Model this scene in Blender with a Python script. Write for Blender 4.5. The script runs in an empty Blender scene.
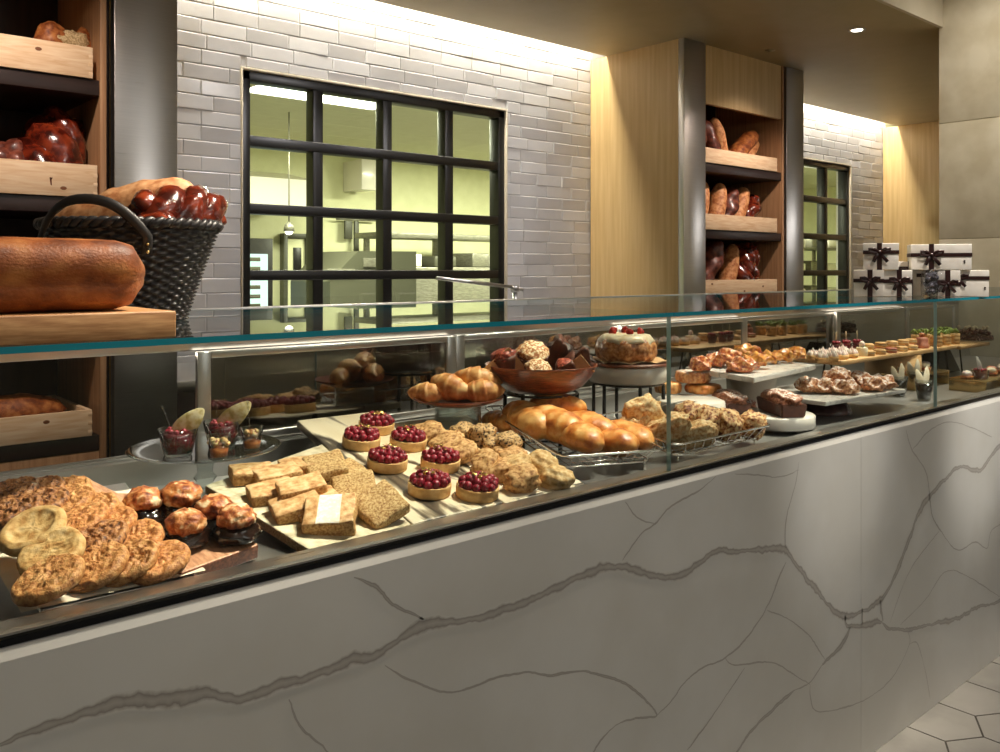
import bpy, bmesh, math, random
from math import sin, cos, pi, atan2, sqrt, radians as R
from mathutils import Vector, Matrix, noise
C = bpy.context.scene.collection
V = Vector

# ---------------------------------------------------------------- camera model
F, VX, HY, CD, CH = 872., 1500., 270., 1.1, 1.29
YAW = atan2(VX - 500, F)
ca, sa = cos(YAW), sin(YAW)
def ray(u, v):
    s = (u - 500) / F
    return (ca + sa * s, sa - ca * s, (HY - v) / F)
def onz(u, v, z):
    d = ray(u, v); t = (z - CH) / d[2]
    return V((t * d[0], -CD + t * d[1], z))
def ony(u, v, y):
    d = ray(u, v); t = (y + CD) / d[1]
    return V((t * d[0], y, CH + t * d[2]))
TK, TZ, TY = .13, .865, .09            # the slightly tilted display boards
def tz(y, h=0): return TZ + TK * (y - TY) + h
def tilt(u, v, h=0):
    d = ray(u, v); t = (TZ + h - TK * TY - TK * CD - CH) / (d[2] - TK * d[1])
    return V((t * d[0], -CD + t * d[1], CH + t * d[2]))
TN = V((0, -TK, 1)).normalized()

def pose(loc, n=(0, 0, 1), spin=0, s=1, tip=0):
    n = V(n).normalized()
    q = V((0, 0, 1)).rotation_difference(n)
    M = Matrix.Translation(V(loc)) @ q.to_matrix().to_4x4() @ Matrix.Rotation(spin, 4, 'Z')
    if tip: M = M @ Matrix.Rotation(tip, 4, 'X')
    if not isinstance(s, (tuple, list)): s = (s, s, s)
    return M @ Matrix.Diagonal((s[0], s[1], s[2], 1))
def rz(a): return Matrix.Rotation(a, 4, 'Z')
def rx(a): return Matrix.Rotation(a, 4, 'X')
def ry(a): return Matrix.Rotation(a, 4, 'Y')
def tr(x, y, z): return Matrix.Translation((x, y, z))
def sc(x, y, z): return Matrix.Diagonal((x, y, z, 1))

# ---------------------------------------------------------------- mesh builder
def fbm(p, o=3):
    a, s, w = 0, 1, 1
    for _ in range(o):
        a += noise.noise(p * s) * w; s *= 2.03; w *= .5
    return a
_ico = {}
def ico(k):
    if k not in _ico:
        b = bmesh.new(); bmesh.ops.create_icosphere(b, subdivisions=k, radius=1)
        b.verts.index_update()
        _ico[k] = ([v.co.copy() for v in b.verts], [[v.index for v in f.verts] for f in b.faces]); b.free()
    return _ico[k]

class MB:
    def __init__(s): s.v, s.f, s.m, s.s, s.uv = [], [], [], [], None
    def add(s, vs, fs, mi=0, smooth=True, M=None):
        o = len(s.v)
        s.v += [(M @ V(v)) if M is not None else V(v) for v in vs]
        flip = M is not None and M.determinant() < 0
        for f in fs:
            f = [i + o for i in f]
            s.f.append(f[::-1] if flip else f); s.m.append(mi); s.s.append(smooth)
        return s
    def box(s, x0, x1, y0, y1, z0, z1, bev=0, mi=0, M=None, seg=2):
        b = bmesh.new(); bmesh.ops.create_cube(b, size=1)
        for v in b.verts:
            v.co = V(((x0 + x1) / 2 + v.co.x * (x1 - x0), (y0 + y1) / 2 + v.co.y * (y1 - y0), (z0 + z1) / 2 + v.co.z * (z1 - z0)))
        if bev: bmesh.ops.bevel(b, geom=b.edges[:], offset=bev, segments=seg, profile=.5, affect='EDGES')
        b.verts.index_update()
        s.add([v.co.copy() for v in b.verts], [[v.index for v in f.verts] for f in b.faces], mi, bool(bev) and seg > 1, M); b.free()
        return s
    def lathe(s, prof, n=32, mi=0, M=None, smooth=True, close=False, fn=None):
        vs, fs = [], []
        ax = {}
        for j, (r, z) in enumerate(prof):
            for i in range(n):
                a = 2 * pi * i / n
                p = V((r * cos(a), r * sin(a), z))
                vs.append(fn(p, a, j) if fn else p)
        m = len(prof)
        for j in range(m - 1 + (1 if close else 0)):
            for i in range(n):
                i2 = (i + 1) % n; j2 = (j + 1) % m
                fs.append([j * n + i, j * n + i2, j2 * n + i2, j2 * n + i])
        if not close:
            if prof[0][0] > 1e-6: fs.append([i for i in range(n)][::-1])
            if prof[-1][0] > 1e-6: fs.append([(m - 1) * n + i for i in range(n)])
        return s.add(vs, fs, mi, smooth, M)
    def tube(s, path, rad, n=10, mi=0, M=None, sq=1, cap=True, fn=None, loop=False, up=None):
        P = [V(p) for p in path]; m = len(P)
        if not isinstance(rad, (list, tuple)): rad = [rad] * m
        T = []
        for i in range(m):
            a = P[(i + 1) % m] if (loop or i < m - 1) else P[i]
            b = P[i - 1] if (loop or i > 0) else P[i]
            T.append((a - b).normalized())
        nrm = V(up) if up else (V((0, 0, 1)) if abs(T[0].z) < .9 else V((1, 0, 0)))
        vs, fs = [], []
        for i in range(m):
            nrm = (nrm - T[i] * nrm.dot(T[i])).normalized()
            bi = T[i].cross(nrm)
            for k in range(n):
                a = 2 * pi * k / n
                d = bi * cos(a) * rad[i] + nrm * sin(a) * rad[i] * sq
                p = P[i] + d
                vs.append(fn(p, d, i / max(1, m - 1), a) if fn else p)
        for i in range(m if loop else m - 1):
            i2 = (i + 1) % m
            for k in range(n):
                k2 = (k + 1) % n
                fs.append([i * n + k, i * n + k2, i2 * n + k2, i2 * n + k])
        if cap and not loop:
            fs.append([k for k in range(n)][::-1]); fs.append([(m - 1) * n + k for k in range(n)])
        return s.add(vs, fs, mi, True, M)
    def blob(s, r, amp=.1, fr=2., seed=0, k=3, M=None, mi=0, floor=None, sup=2., fn=None, oct=3):
        vs, fs = ico(k); out = []
        sd = V((seed * 7.31, seed * 3.17, seed * 1.93))
        for p in vs:
            if sup != 2.:
                g = (abs(p.x) ** sup + abs(p.y) ** sup + abs(p.z) ** sup) ** (-1 / sup); q = p * g
            else: q = p.copy()
            q = q * (1 + amp * fbm(p * fr + sd, oct))
            q = V((q.x * r[0], q.y * r[1], q.z * r[2]))
            if floor is not None and q.z < floor: q.z = floor + (q.z - floor) * .08
            out.append(fn(q, p) if fn else q)
        return s.add(out, fs, mi, True, M)
    def mesh(s, name, mats):
        me = bpy.data.meshes.new(name)
        me.from_pydata([tuple(v) for v in s.v], [], s.f)
        for m in (mats if isinstance(mats, (list, tuple)) else [mats]): me.materials.append(m)
        me.polygons.foreach_set('material_index', s.m)
        me.polygons.foreach_set('use_smooth', s.s)
        if s.uv:
            ul = me.uv_layers.new(name='UVMap')
            for p in me.polygons:
                for li, vi in zip(p.loop_indices, p.vertices):
                    ul.data[li].uv = s.uv.get(vi, (0, 0))
        me.update()
        return me
    def build(s, name, mats, parent=None, M=None):
        return put(name, s.mesh(name, mats), parent, M)

def put(name, me, parent=None, M=None):
    o = bpy.data.objects.new(name, me); C.objects.link(o)
    if parent is not None: o.parent = parent
    if M is not None: o.matrix_basis = M
    return o
def tag(o, label, cat, group=None):
    o['label'] = label; o['category'] = cat
    if group: o['group'] = group
    return o
def thing(name, label, cat, M=None, group=None):
    return tag(put(name, None, None, M), label, cat, group)
def solo(name, me, label, cat, M=None, group=None):
    return tag(put(name, me, None, M), label, cat, group)
def struct(o):
    o['kind'] = 'structure'; return o
def dup(root, M, label, group=None):
    r = root.copy(); C.objects.link(r); r.matrix_basis = M; r['label'] = label
    if group: r['group'] = group
    for ch in list(root.children):
        c = ch.copy(); C.objects.link(c); c.parent = r
        for g in list(ch.children):
            d = g.copy(); C.objects.link(d); d.parent = c
    return r

# ---------------------------------------------------------------- materials
def new_mat(name):
    m = bpy.data.materials.new(name); m.use_nodes = True
    nt = m.node_tree; nt.nodes.clear()
    out = nt.nodes.new('ShaderNodeOutputMaterial')
    return m, nt, out
def nd(nt, t, **kw):
    n = nt.nodes.new(t)
    for k, v in kw.items(): setattr(n, k, v)
    return n
def L(nt, a, b): nt.links.new(a, b)
def c4(c): return (c[0], c[1], c[2], 1)
def s2l(r, g, b):
    f = lambda x: (x / 255 / 12.92) if x / 255 <= .04045 else ((x / 255 + .055) / 1.055) ** 2.4
    return (f(r), f(g), f(b))
def ramp(nt, stops, interp='LINEAR'):
    n = nd(nt, 'ShaderNodeValToRGB'); cr = n.color_ramp; cr.interpolation = interp
    while len(cr.elements) < len(stops): cr.elements.new(.5)
    for e, (p, c) in zip(cr.elements, stops): e.position = p; e.color = c4(c)
    return n
def mat(name, stops, scale=8, rough=.55, metal=0., bump=0., bscale=40., detail=4, stretch=(1, 1, 1), coat=0., spec=.5, sss=0., distort=0., rvar=0., dust=0., dust_c=(.85, .82, .78), rand=True, trans=0.):
    m, nt, out = new_mat(name)
    k_ = 5. if rand else 1.
    scale *= k_; bscale *= k_
    b = nd(nt, 'ShaderNodeBsdfPrincipled'); L(nt, b.outputs[0], out.inputs[0])
    b.inputs['Roughness'].default_value = rough; b.inputs['Metallic'].default_value = metal
    b.inputs['Coat Weight'].default_value = coat; b.inputs['Coat Roughness'].default_value = .12
    b.inputs['Specular IOR Level'].default_value = spec
    if trans: b.inputs['Transmission Weight'].default_value = trans
    if sss:
        b.inputs['Subsurface Weight'].default_value = sss; b.inputs['Subsurface Scale'].default_value = .01
    stops = [(.5 + (p_ - .5) * .62, c_) for p_, c_ in stops]
    tc = nd(nt, 'ShaderNodeTexCoord'); mp = nd(nt, 'ShaderNodeMapping'); mp.inputs['Scale'].default_value = stretch
    L(nt, tc.outputs['Object'], mp.inputs['Vector'])
    if rand:
        oi = nd(nt, 'ShaderNodeObjectInfo'); mu = nd(nt, 'ShaderNodeMath', operation='MULTIPLY'); mu.inputs[1].default_value = 13.7
        L(nt, oi.outputs['Random'], mu.inputs[0]); L(nt, mu.outputs[0], mp.inputs['Location'])
    if len(stops) == 1: b.inputs['Base Color'].default_value = c4(stops[0][1])
    else:
        n = nd(nt, 'ShaderNodeTexNoise'); n.inputs['Scale'].default_value = scale; n.inputs['Detail'].default_value = detail; n.inputs['Distortion'].default_value = distort
        L(nt, mp.outputs[0], n.inputs['Vector']); r = ramp(nt, stops); L(nt, n.outputs['Fac'], r.inputs[0])
        col = r.outputs[0]
        if dust:
            n3 = nd(nt, 'ShaderNodeTexNoise'); n3.inputs['Scale'].default_value = 160; n3.inputs['Detail'].default_value = 4
            L(nt, mp.outputs[0], n3.inputs['Vector'])
            g = nd(nt, 'ShaderNodeNewGeometry'); sx = nd(nt, 'ShaderNodeSeparateXYZ'); L(nt, g.outputs['Normal'], sx.inputs[0])
            a1 = nd(nt, 'ShaderNodeMath', operation='MULTIPLY_ADD'); L(nt, sx.outputs['Z'], a1.inputs[0]); a1.inputs[1].default_value = .45; L(nt, n3.outputs['Fac'], a1.inputs[2])
            mr = nd(nt, 'ShaderNodeMapRange'); mr.inputs['From Min'].default_value = 1.02 - dust * .4; mr.inputs['From Max'].default_value = 1.12 - dust * .3
            L(nt, a1.outputs[0], mr.inputs['Value'])
            mx = nd(nt, 'ShaderNodeMixRGB'); L(nt, mr.outputs[0], mx.inputs[0]); L(nt, col, mx.inputs[1]); mx.inputs[2].default_value = c4(dust_c); col = mx.outputs[0]
        L(nt, col, b.inputs['Base Color'])
        if rvar:
            ma = nd(nt, 'ShaderNodeMath', operation='MULTIPLY_ADD'); L(nt, n.outputs['Fac'], ma.inputs[0]); ma.inputs[1].default_value = rvar; ma.inputs[2].default_value = rough - rvar / 2
            L(nt, ma.outputs[0], b.inputs['Roughness'])
    if bump:
        n2 = nd(nt, 'ShaderNodeTexNoise'); n2.inputs['Scale'].default_value = bscale; n2.inputs['Detail'].default_value = 4
        L(nt, mp.outputs[0], n2.inputs['Vector'])
        bp = nd(nt, 'ShaderNodeBump'); bp.inputs['Strength'].default_value = bump; bp.inputs['Distance'].default_value = .002 if rand else .003
        L(nt, n2.outputs['Fac'], bp.inputs['Height']); L(nt, bp.outputs[0], b.inputs['Normal'])
    return m
def pane_mat(name, tint=(.95, .97, .96), refl=1.0, rough=0.):
    m, nt, out = new_mat(name)
    t = nd(nt, 'ShaderNodeBsdfTransparent'); t.inputs[0].default_value = c4(tint)
    g = nd(nt, 'ShaderNodeBsdfGlossy'); g.inputs['Roughness'].default_value = rough
    fr = nd(nt, 'ShaderNodeFresnel')
    ge = nd(nt, 'ShaderNodeNewGeometry'); io = nd(nt, 'ShaderNodeMapRange'); io.inputs['To Min'].default_value = 1.5; io.inputs['To Max'].default_value = 1 / 1.5
    L(nt, ge.outputs['Backfacing'], io.inputs['Value']); L(nt, io.outputs[0], fr.inputs[0])
    mu = nd(nt, 'ShaderNodeMath', operation='MULTIPLY'); mu.inputs[1].default_value = refl; mu.use_clamp = True
    L(nt, fr.outputs[0], mu.inputs[0])
    mx = nd(nt, 'ShaderNodeMixShader'); L(nt, mu.outputs[0], mx.inputs[0]); L(nt, t.outputs[0], mx.inputs[1]); L(nt, g.outputs[0], mx.inputs[2]); L(nt, mx.outputs[0], out.inputs[0])
    return m
def emit_mat(name, c, s):
    m, nt, out = new_mat(name)
    e = nd(nt, 'ShaderNodeEmission'); e.inputs[0].default_value = c4(c); e.inputs[1].default_value = s; L(nt, e.outputs[0], out.inputs[0])
    return m
def steel_mat(name, c, rough, stretch=(2, 2, 160), bump=0):
    return mat(name, [(.2, tuple(x * .9 for x in c)), (.8, c)], scale=3, rough=rough, metal=1, stretch=stretch, detail=3, bump=bump, bscale=6, rand=False, rvar=.12)

M = {}
M['quartz'] = mat('white quartz', [(.35, s2l(211, 210, 205)), (.65, s2l(220, 220, 217))], scale=3, rough=.28, detail=6, rand=False)
M['tile'] = mat('glazed white tile', [(.3, s2l(216, 215, 216)), (.7, s2l(226, 225, 226))], scale=4, rough=.24, bump=.3, bscale=11, rand=False)
M['grout'] = mat('tile grout', [(.3, s2l(214, 212, 210)), (.7, s2l(220, 218, 216))], rough=.9, rand=False)
M['paint'] = mat('soffit paint', [(.3, s2l(184, 168, 128)), (.7, s2l(188, 172, 134))], rough=.5, rand=False)
M['fascia'] = mat('pale plaster', [(.3, s2l(214, 204, 180)), (.7, s2l(222, 212, 190))], scale=5, rough=.6, rand=False)
M['stone'] = mat('pale limestone', [(.3, s2l(196, 184, 156)), (.7, s2l(214, 204, 180))], scale=6, rough=.45, detail=8, rand=False)
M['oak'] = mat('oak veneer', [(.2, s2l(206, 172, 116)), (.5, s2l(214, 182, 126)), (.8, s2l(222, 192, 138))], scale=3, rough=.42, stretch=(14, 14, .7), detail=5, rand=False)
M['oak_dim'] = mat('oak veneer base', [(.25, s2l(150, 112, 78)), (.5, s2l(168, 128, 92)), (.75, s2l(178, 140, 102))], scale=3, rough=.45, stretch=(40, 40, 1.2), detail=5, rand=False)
M['steel'] = steel_mat('brushed stainless steel', (.62, .61, .60), .30)
M['steel_deck'] = steel_mat('stainless deck', (.66, .65, .64), .36, (2, 90, 2))
M['alu'] = mat('satin aluminium', [(0, (.62, .61, .6))], rough=.32, metal=1)
M['wire'] = mat('bright steel wire', [(0, (.75, .74, .72))], rough=.18, metal=1)
M['dark_shelf'] = mat('dark stained shelf', [(.3, s2l(34, 22, 20)), (.7, s2l(48, 32, 28))], scale=4, stretch=(1, 8, 8), rough=.4, rand=False)
M['dark_back'] = mat('dark walnut back', [(.3, s2l(40, 26, 22)), (.7, s2l(54, 35, 30))], scale=3, stretch=(10, 10, 1), rough=.5, rand=False)
M['black'] = mat('black metal', [(0, (.008, .007, .006))], rough=.35)
M['black_gloss'] = mat('black gloss channel', [(0, (.006, .007, .01))], rough=.08)
M['pine'] = mat('pine crate wood', [(.2, s2l(220, 184, 142)), (.5, s2l(232, 202, 164)), (.8, s2l(240, 216, 182))], scale=2, rough=.6, stretch=(1.0, 9, 9), detail=5, bump=.06, distort=.6)
M['knot'] = mat('pine knot', [(0, s2l(120, 72, 40))], rough=.6)
M['board'] = mat('light oak board', [(.25, s2l(166, 118, 74)), (.5, s2l(188, 140, 92)), (.75, s2l(204, 158, 108))], scale=5, rough=.5, stretch=(1, 10, 10), detail=5)
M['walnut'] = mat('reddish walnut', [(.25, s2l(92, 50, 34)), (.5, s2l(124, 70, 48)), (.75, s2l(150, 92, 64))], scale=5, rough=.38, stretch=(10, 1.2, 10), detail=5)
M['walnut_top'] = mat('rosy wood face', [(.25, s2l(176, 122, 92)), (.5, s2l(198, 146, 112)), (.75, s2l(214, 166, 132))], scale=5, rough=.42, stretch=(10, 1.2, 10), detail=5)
M['bowlwood'] = mat('red brown bowl wood', [(.25, s2l(74, 34, 22)), (.5, s2l(118, 58, 36)), (.75, s2l(146, 80, 50))], scale=6, rough=.3, stretch=(2, 2, 14), detail=5, coat=.3)
M['plankwood'] = mat('pale plank wood', [(.25, s2l(196, 150, 98)), (.5, s2l(216, 174, 122)), (.75, s2l(230, 192, 142))], scale=5, rough=.5, stretch=(1, 10, 10), detail=5)
M['edge'] = mat('teal glass edge', [(0, s2l(4, 148, 172))], rough=.12, coat=.5)
M['edge_light'] = mat('pale glass edge', [(0, s2l(176, 222, 230))], rough=.1, coat=.5)
M['pane'] = pane_mat('clear display glass', (.96, .975, .965), .55)
M['pane_top'] = pane_mat('display top glass', (.94, .97, .96), 1.0)
M['door_pane'] = pane_mat('darkened door glass', (.48, .46, .43), 5.0)  # dark tint stands in for the unlit aisle behind; the glass itself is clear
M['win_pane'] = pane_mat('window glass', (.95, .97, .93), .5)
M['cup'] = pane_mat('thin cup glass', (.93, .95, .94), 2.6)
M['standglass'] = pane_mat('thick stand glass', (.88, .92, .91), 2.6)
M['white'] = mat('white ceramic', [(0, s2l(236, 230, 220))], rough=.25, coat=.3)
M['whitemarble'] = mat('white marble', [(.35, s2l(236, 233, 228)), (.55, s2l(228, 226, 222)), (.62, s2l(190, 188, 186)), (.68, s2l(232, 229, 224))], scale=3, rough=.2, detail=8, distort=1.2)
M['parch'] = mat('baking parchment', [(.3, s2l(232, 220, 196)), (.7, s2l(240, 230, 210))], scale=5, rough=.6, bump=.1)
M['kraft'] = mat('tan paper', [(.3, s2l(206, 164, 116)), (.7, s2l(222, 184, 138))], scale=5, rough=.6)
M['brownpaper'] = mat('brown baking paper', [(.3, s2l(78, 42, 30)), (.7, s2l(104, 60, 44))], scale=9, rough=.5)
M['stoneboard'] = mat('mottled stone board', [(.2, s2l(170, 158, 128)), (.45, s2l(206, 194, 164)), (.7, s2l(224, 214, 188))], scale=9, rough=.6, detail=8, bump=.3)
M['stoneedge'] = mat('crumbly stone edge', [(.25, s2l(128, 104, 72)), (.5, s2l(178, 152, 108)), (.75, s2l(206, 184, 142))], scale=60, rough=.8, detail=5, bump=.8, bscale=90)
# veined cream marble slab
def vein_marble():
    m, nt, out = new_mat('veined cream marble')
    b = nd(nt, 'ShaderNodeBsdfPrincipled'); L(nt, b.outputs[0], out.inputs[0]); b.inputs['Roughness'].default_value = .3
    tc = nd(nt, 'ShaderNodeTexCoord'); mp = nd(nt, 'ShaderNodeMapping'); mp.inputs['Scale'].default_value = (7, 1.0, 7); L(nt, tc.outputs['Object'], mp.inputs[0])
    n = nd(nt, 'ShaderNodeTexNoise'); n.inputs['Scale'].default_value = 1.15; n.inputs['Detail'].default_value = 9; n.inputs['Distortion'].default_value = .35; L(nt, mp.outputs[0], n.inputs[0])
    r = ramp(nt, [(.36, s2l(228, 212, 178)), (.475, s2l(236, 224, 196)), (.495, s2l(150, 138, 118)), (.52, s2l(52, 46, 42)), (.55, s2l(110, 98, 84)), (.565, s2l(238, 226, 198)), (.66, s2l(226, 206, 170)), (.70, s2l(150, 130, 106)), (.73, s2l(226, 206, 170))])
    L(nt, n.outputs[0], r.inputs[0]); L(nt, r.outputs[0], b.inputs['Base Color'])
    return m
M['veined'] = vein_marble()
def quartz_vein():
    m, nt, out = new_mat('grey quartz vein')
    b = nd(nt, 'ShaderNodeBsdfPrincipled'); L(nt, b.outputs[0], out.inputs[0]); b.inputs['Roughness'].default_value = .3
    uv = nd(nt, 'ShaderNodeTexCoord'); sx = nd(nt, 'ShaderNodeSeparateXYZ'); L(nt, uv.outputs['UV'], sx.inputs[0])
    n = nd(nt, 'ShaderNodeTexNoise'); n.inputs['Scale'].default_value = 55; n.inputs['Detail'].default_value = 8; L(nt, uv.outputs['Object'], n.inputs[0])
    # distance from the vein's middle, roughened by noise
    a = nd(nt, 'ShaderNodeMath', operation='SUBTRACT'); L(nt, sx.outputs[0], a.inputs[0]); a.inputs[1].default_value = .5
    ab = nd(nt, 'ShaderNodeMath', operation='ABSOLUTE'); L(nt, a.outputs[0], ab.inputs[0])
    no = nd(nt, 'ShaderNodeMath', operation='MULTIPLY_ADD'); L(nt, n.outputs[0], no.inputs[0]); no.inputs[1].default_value = .45; no.inputs[2].default_value = -.22
    ad = nd(nt, 'ShaderNodeMath', operation='ADD'); L(nt, ab.outputs[0], ad.inputs[0]); L(nt, no.outputs[0], ad.inputs[1])
    r = ramp(nt, [(.0, s2l(187, 184, 179)), (.15, s2l(175, 171, 166)), (.26, s2l(151, 146, 142)), (.31, s2l(183, 180, 175)), (.44, s2l(215, 214, 210))])
    L(nt, ad.outputs[0], r.inputs[0]); L(nt, r.outputs[0], b.inputs['Base Color'])
    return m
M['qvein'] = quartz_vein()
# baked goods
M['crust'] = mat('golden bread crust', [(.25, s2l(110, 52, 22)), (.5, s2l(158, 88, 40)), (.75, s2l(190, 124, 66))], scale=9, rough=.5, bump=.25, bscale=60)
M['loafcrust'] = mat('brown loaf crust', [(.2, s2l(96, 46, 20)), (.5, s2l(158, 88, 40)), (.8, s2l(196, 130, 70))], scale=6, rough=.5, bump=.5, bscale=60, coat=.0, stretch=(.7, 1, 1), detail=8)
M['tanloaf'] = mat('floury tan crust', [(.25, s2l(176, 112, 66)), (.5, s2l(208, 150, 102)), (.75, s2l(228, 178, 130))], scale=12, rough=.65, bump=.25, bscale=70)
M['palecrust'] = mat('pale baguette crust', [(.25, s2l(170, 98, 52)), (.5, s2l(206, 142, 88)), (.75, s2l(226, 170, 116))], scale=12, rough=.6, bump=.2, bscale=60)
M['redcrust'] = mat('dark mahogany glaze', [(.25, s2l(52, 14, 8)), (.5, s2l(96, 30, 16)), (.75, s2l(134, 52, 26))], scale=7, rough=.2, coat=.8, bump=.5, bscale=22)
M['brownlobe'] = mat('dull brown crust', [(.25, s2l(66, 28, 20)), (.5, s2l(104, 50, 36)), (.75, s2l(136, 72, 52))], scale=9, rough=.45, coat=.2, bump=.1)
M['crumb'] = mat('bread crumb', [(.3, s2l(170, 140, 90)), (.7, s2l(222, 200, 156))], scale=30, rough=.85, bump=.5, bscale=70)
M['ck_oat'] = mat('oat cookie', [(.15, s2l(136, 80, 38)), (.42, s2l(192, 130, 74)), (.8, s2l(222, 172, 112))], scale=24, rough=.5, bump=.8, bscale=70)
M['ck_choc'] = mat('chocolate chip cookie', [(.2, s2l(58, 32, 20)), (.36, s2l(126, 76, 44)), (.5, s2l(170, 112, 66)), (.8, s2l(200, 148, 98))], scale=26, rough=.45, bump=.9, bscale=60)
M['ck_sugar'] = mat('sugar cookie', [(.2, s2l(190, 138, 78)), (.5, s2l(220, 178, 116)), (.75, s2l(234, 200, 146))], scale=14, rough=.65, bump=.3, bscale=90)
M['ck_ginger'] = mat('ginger cookie', [(.2, s2l(150, 86, 42)), (.5, s2l(206, 138, 80)), (.75, s2l(228, 172, 112))], scale=30, rough=.5, bump=.7, bscale=80)
M['choc'] = mat('dark chocolate glaze', [(.3, s2l(22, 12, 9)), (.7, s2l(40, 22, 16))], scale=20, rough=.12, coat=.6)
M['meringue'] = mat('toasted meringue', [(.15, s2l(84, 32, 12)), (.38, s2l(152, 72, 32)), (.58, s2l(204, 132, 74)), (.78, s2l(246, 222, 182))], scale=15, rough=.45, detail=7, bump=.7, bscale=60, distort=.5)
M['bar'] = mat('sponge bar side', [(.2, s2l(150, 98, 50)), (.45, s2l(196, 148, 90)), (.75, s2l(226, 188, 130))], scale=50, rough=.7, bump=.7, bscale=120)
M['bartop'] = mat('baked bar top', [(.2, s2l(170, 116, 66)), (.45, s2l(210, 162, 108)), (.75, s2l(232, 200, 154))], scale=16, rough=.6, bump=.5, bscale=70, detail=7)
M['sugar'] = mat('powdered sugar', [(.4, s2l(238, 228, 210)), (.7, s2l(250, 246, 238))], scale=30, rough=.8)
M['oatbar'] = mat('oat and seed bar', [(.2, s2l(140, 92, 46)), (.42, s2l(200, 154, 94)), (.7, s2l(236, 206, 150))], scale=55, rough=.7, bump=1.0, bscale=140)
M['barjam'] = mat('dark jam layer', [(.3, s2l(70, 34, 20)), (.7, s2l(110, 60, 36))], scale=60, rough=.4)
M['shell'] = mat('tart shell', [(.3, s2l(222, 172, 108)), (.7, s2l(238, 198, 138))], scale=14, rough=.65, bump=.15, bscale=100)
M['rasp'] = mat('raspberry', [(.3, s2l(104, 8, 24)), (.6, s2l(148, 18, 44)), (.8, s2l(172, 40, 66))], scale=40, rough=.42, sss=.1)
M['gold'] = mat('gold leaf', [(0, (1.0, .70, .22))], rough=.25, metal=1)
M['brass'] = mat('brass tray', [(0, (.80, .58, .26))], rough=.22, metal=1)
M['scone'] = mat('scone crust', [(.28, s2l(150, 98, 50)), (.45, s2l(204, 152, 92)), (.75, s2l(232, 192, 136))], scale=22, rough=.7, bump=.5, bscale=70)
M['scone_pale'] = mat('floury scone', [(.28, s2l(196, 150, 90)), (.5, s2l(224, 186, 128)), (.75, s2l(240, 214, 166))], scale=20, rough=.75, bump=.5, bscale=70)
M['scone_berry'] = mat('currant scone', [(.22, s2l(40, 26, 22)), (.36, s2l(50, 34, 26)), (.42, s2l(190, 146, 92)), (.75, s2l(226, 190, 136))], scale=34, rough=.7, bump=.5, bscale=60)
M['pastry'] = mat('glossy golden pastry', [(.2, s2l(166, 84, 28)), (.45, s2l(216, 136, 60)), (.75, s2l(238, 184, 112))], scale=8, rough=.45, coat=.08, bump=.5, bscale=40, stretch=(1, 1, 1))
M['croiss'] = mat('croissant crust', [(.22, s2l(178, 104, 50)), (.5, s2l(220, 156, 90)), (.75, s2l(240, 196, 132))], scale=10, rough=.5, coat=.0, bump=.2)
M['muffin_pale'] = mat('sugared muffin top', [(.3, s2l(150, 82, 36)), (.5, s2l(206, 150, 90)), (.62, s2l(244, 226, 190))], scale=40, rough=.6, bump=.5)
M['muffin_dark'] = mat('dark chocolate muffin', [(.3, s2l(34, 20, 18)), (.7, s2l(58, 36, 30))], scale=40, rough=.55, bump=.5)
M['muffin_red'] = mat('red berry muffin', [(.3, s2l(86, 24, 20)), (.55, s2l(150, 56, 36)), (.7, s2l(196, 110, 80))], scale=40, rough=.45, bump=.4)
M['monkey'] = mat('glazed bundt crust', [(.25, s2l(150, 82, 40)), (.5, s2l(200, 134, 78)), (.75, s2l(226, 176, 124))], scale=20, rough=.35, coat=.3, bump=.3, dust=.5)
M['icing'] = mat('cream icing', [(.3, s2l(228, 206, 164)), (.7, s2l(244, 232, 204))], scale=14, rough=.35)
M['strawb'] = mat('strawberry', [(.3, s2l(150, 24, 14)), (.7, s2l(190, 44, 26))], scale=20, rough=.55, spec=.3)
M['crumble'] = mat('streusel crumble', [(.1, s2l(150, 84, 42)), (.36, s2l(220, 168, 106)), (.65, s2l(248, 222, 172))], scale=26, rough=.7, bump=1., bscale=80)
M['pecan'] = mat('pecan crumble', [(.25, s2l(100, 44, 22)), (.40, s2l(172, 100, 54)), (.52, s2l(226, 174, 112)), (.7, s2l(248, 218, 166))], scale=22, rough=.5, bump=.9, bscale=70)
M['danish'] = mat('jam danish', [(.22, s2l(112, 34, 24)), (.45, s2l(176, 84, 44)), (.62, s2l(212, 140, 76)), (.8, s2l(234, 196, 150))], scale=22, rough=.3, coat=.35, bump=.4, dust=.25)
M['danish_y'] = mat('golden danish', [(.25, s2l(150, 76, 26)), (.5, s2l(214, 136, 56)), (.75, s2l(238, 188, 104))], scale=18, rough=.3, coat=.35, bump=.4)
M['danish_p'] = mat('frosted danish', [(.25, s2l(130, 66, 44)), (.45, s2l(190, 122, 78)), (.65, s2l(222, 172, 130)), (.8, s2l(240, 220, 198))], scale=24, rough=.45, bump=.4, dust=.55, dust_c=(.86, .78, .74))
M['loafcake'] = mat('sugared loaf cake top', [(.25, s2l(104, 52, 34)), (.5, s2l(150, 88, 60)), (.75, s2l(196, 140, 108))], scale=40, rough=.6, bump=.8, dust=.35)
M['pinkmer'] = mat('pale pink meringue', [(.3, s2l(232, 208, 200)), (.7, s2l(246, 232, 224))], scale=10, rough=.5, sss=.1)
M['macaron'] = mat('almond macaron', [(.3, s2l(196, 150, 92)), (.7, s2l(224, 184, 126))], scale=16, rough=.55)
M['macaron_pink'] = mat('rose macaron', [(.3, s2l(170, 96, 80)), (.7, s2l(206, 138, 112))], scale=16, rough=.55)
M['cream'] = mat('cream', [(.3, s2l(232, 214, 176)), (.7, s2l(244, 232, 204))], scale=12, rough=.5)
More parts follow.
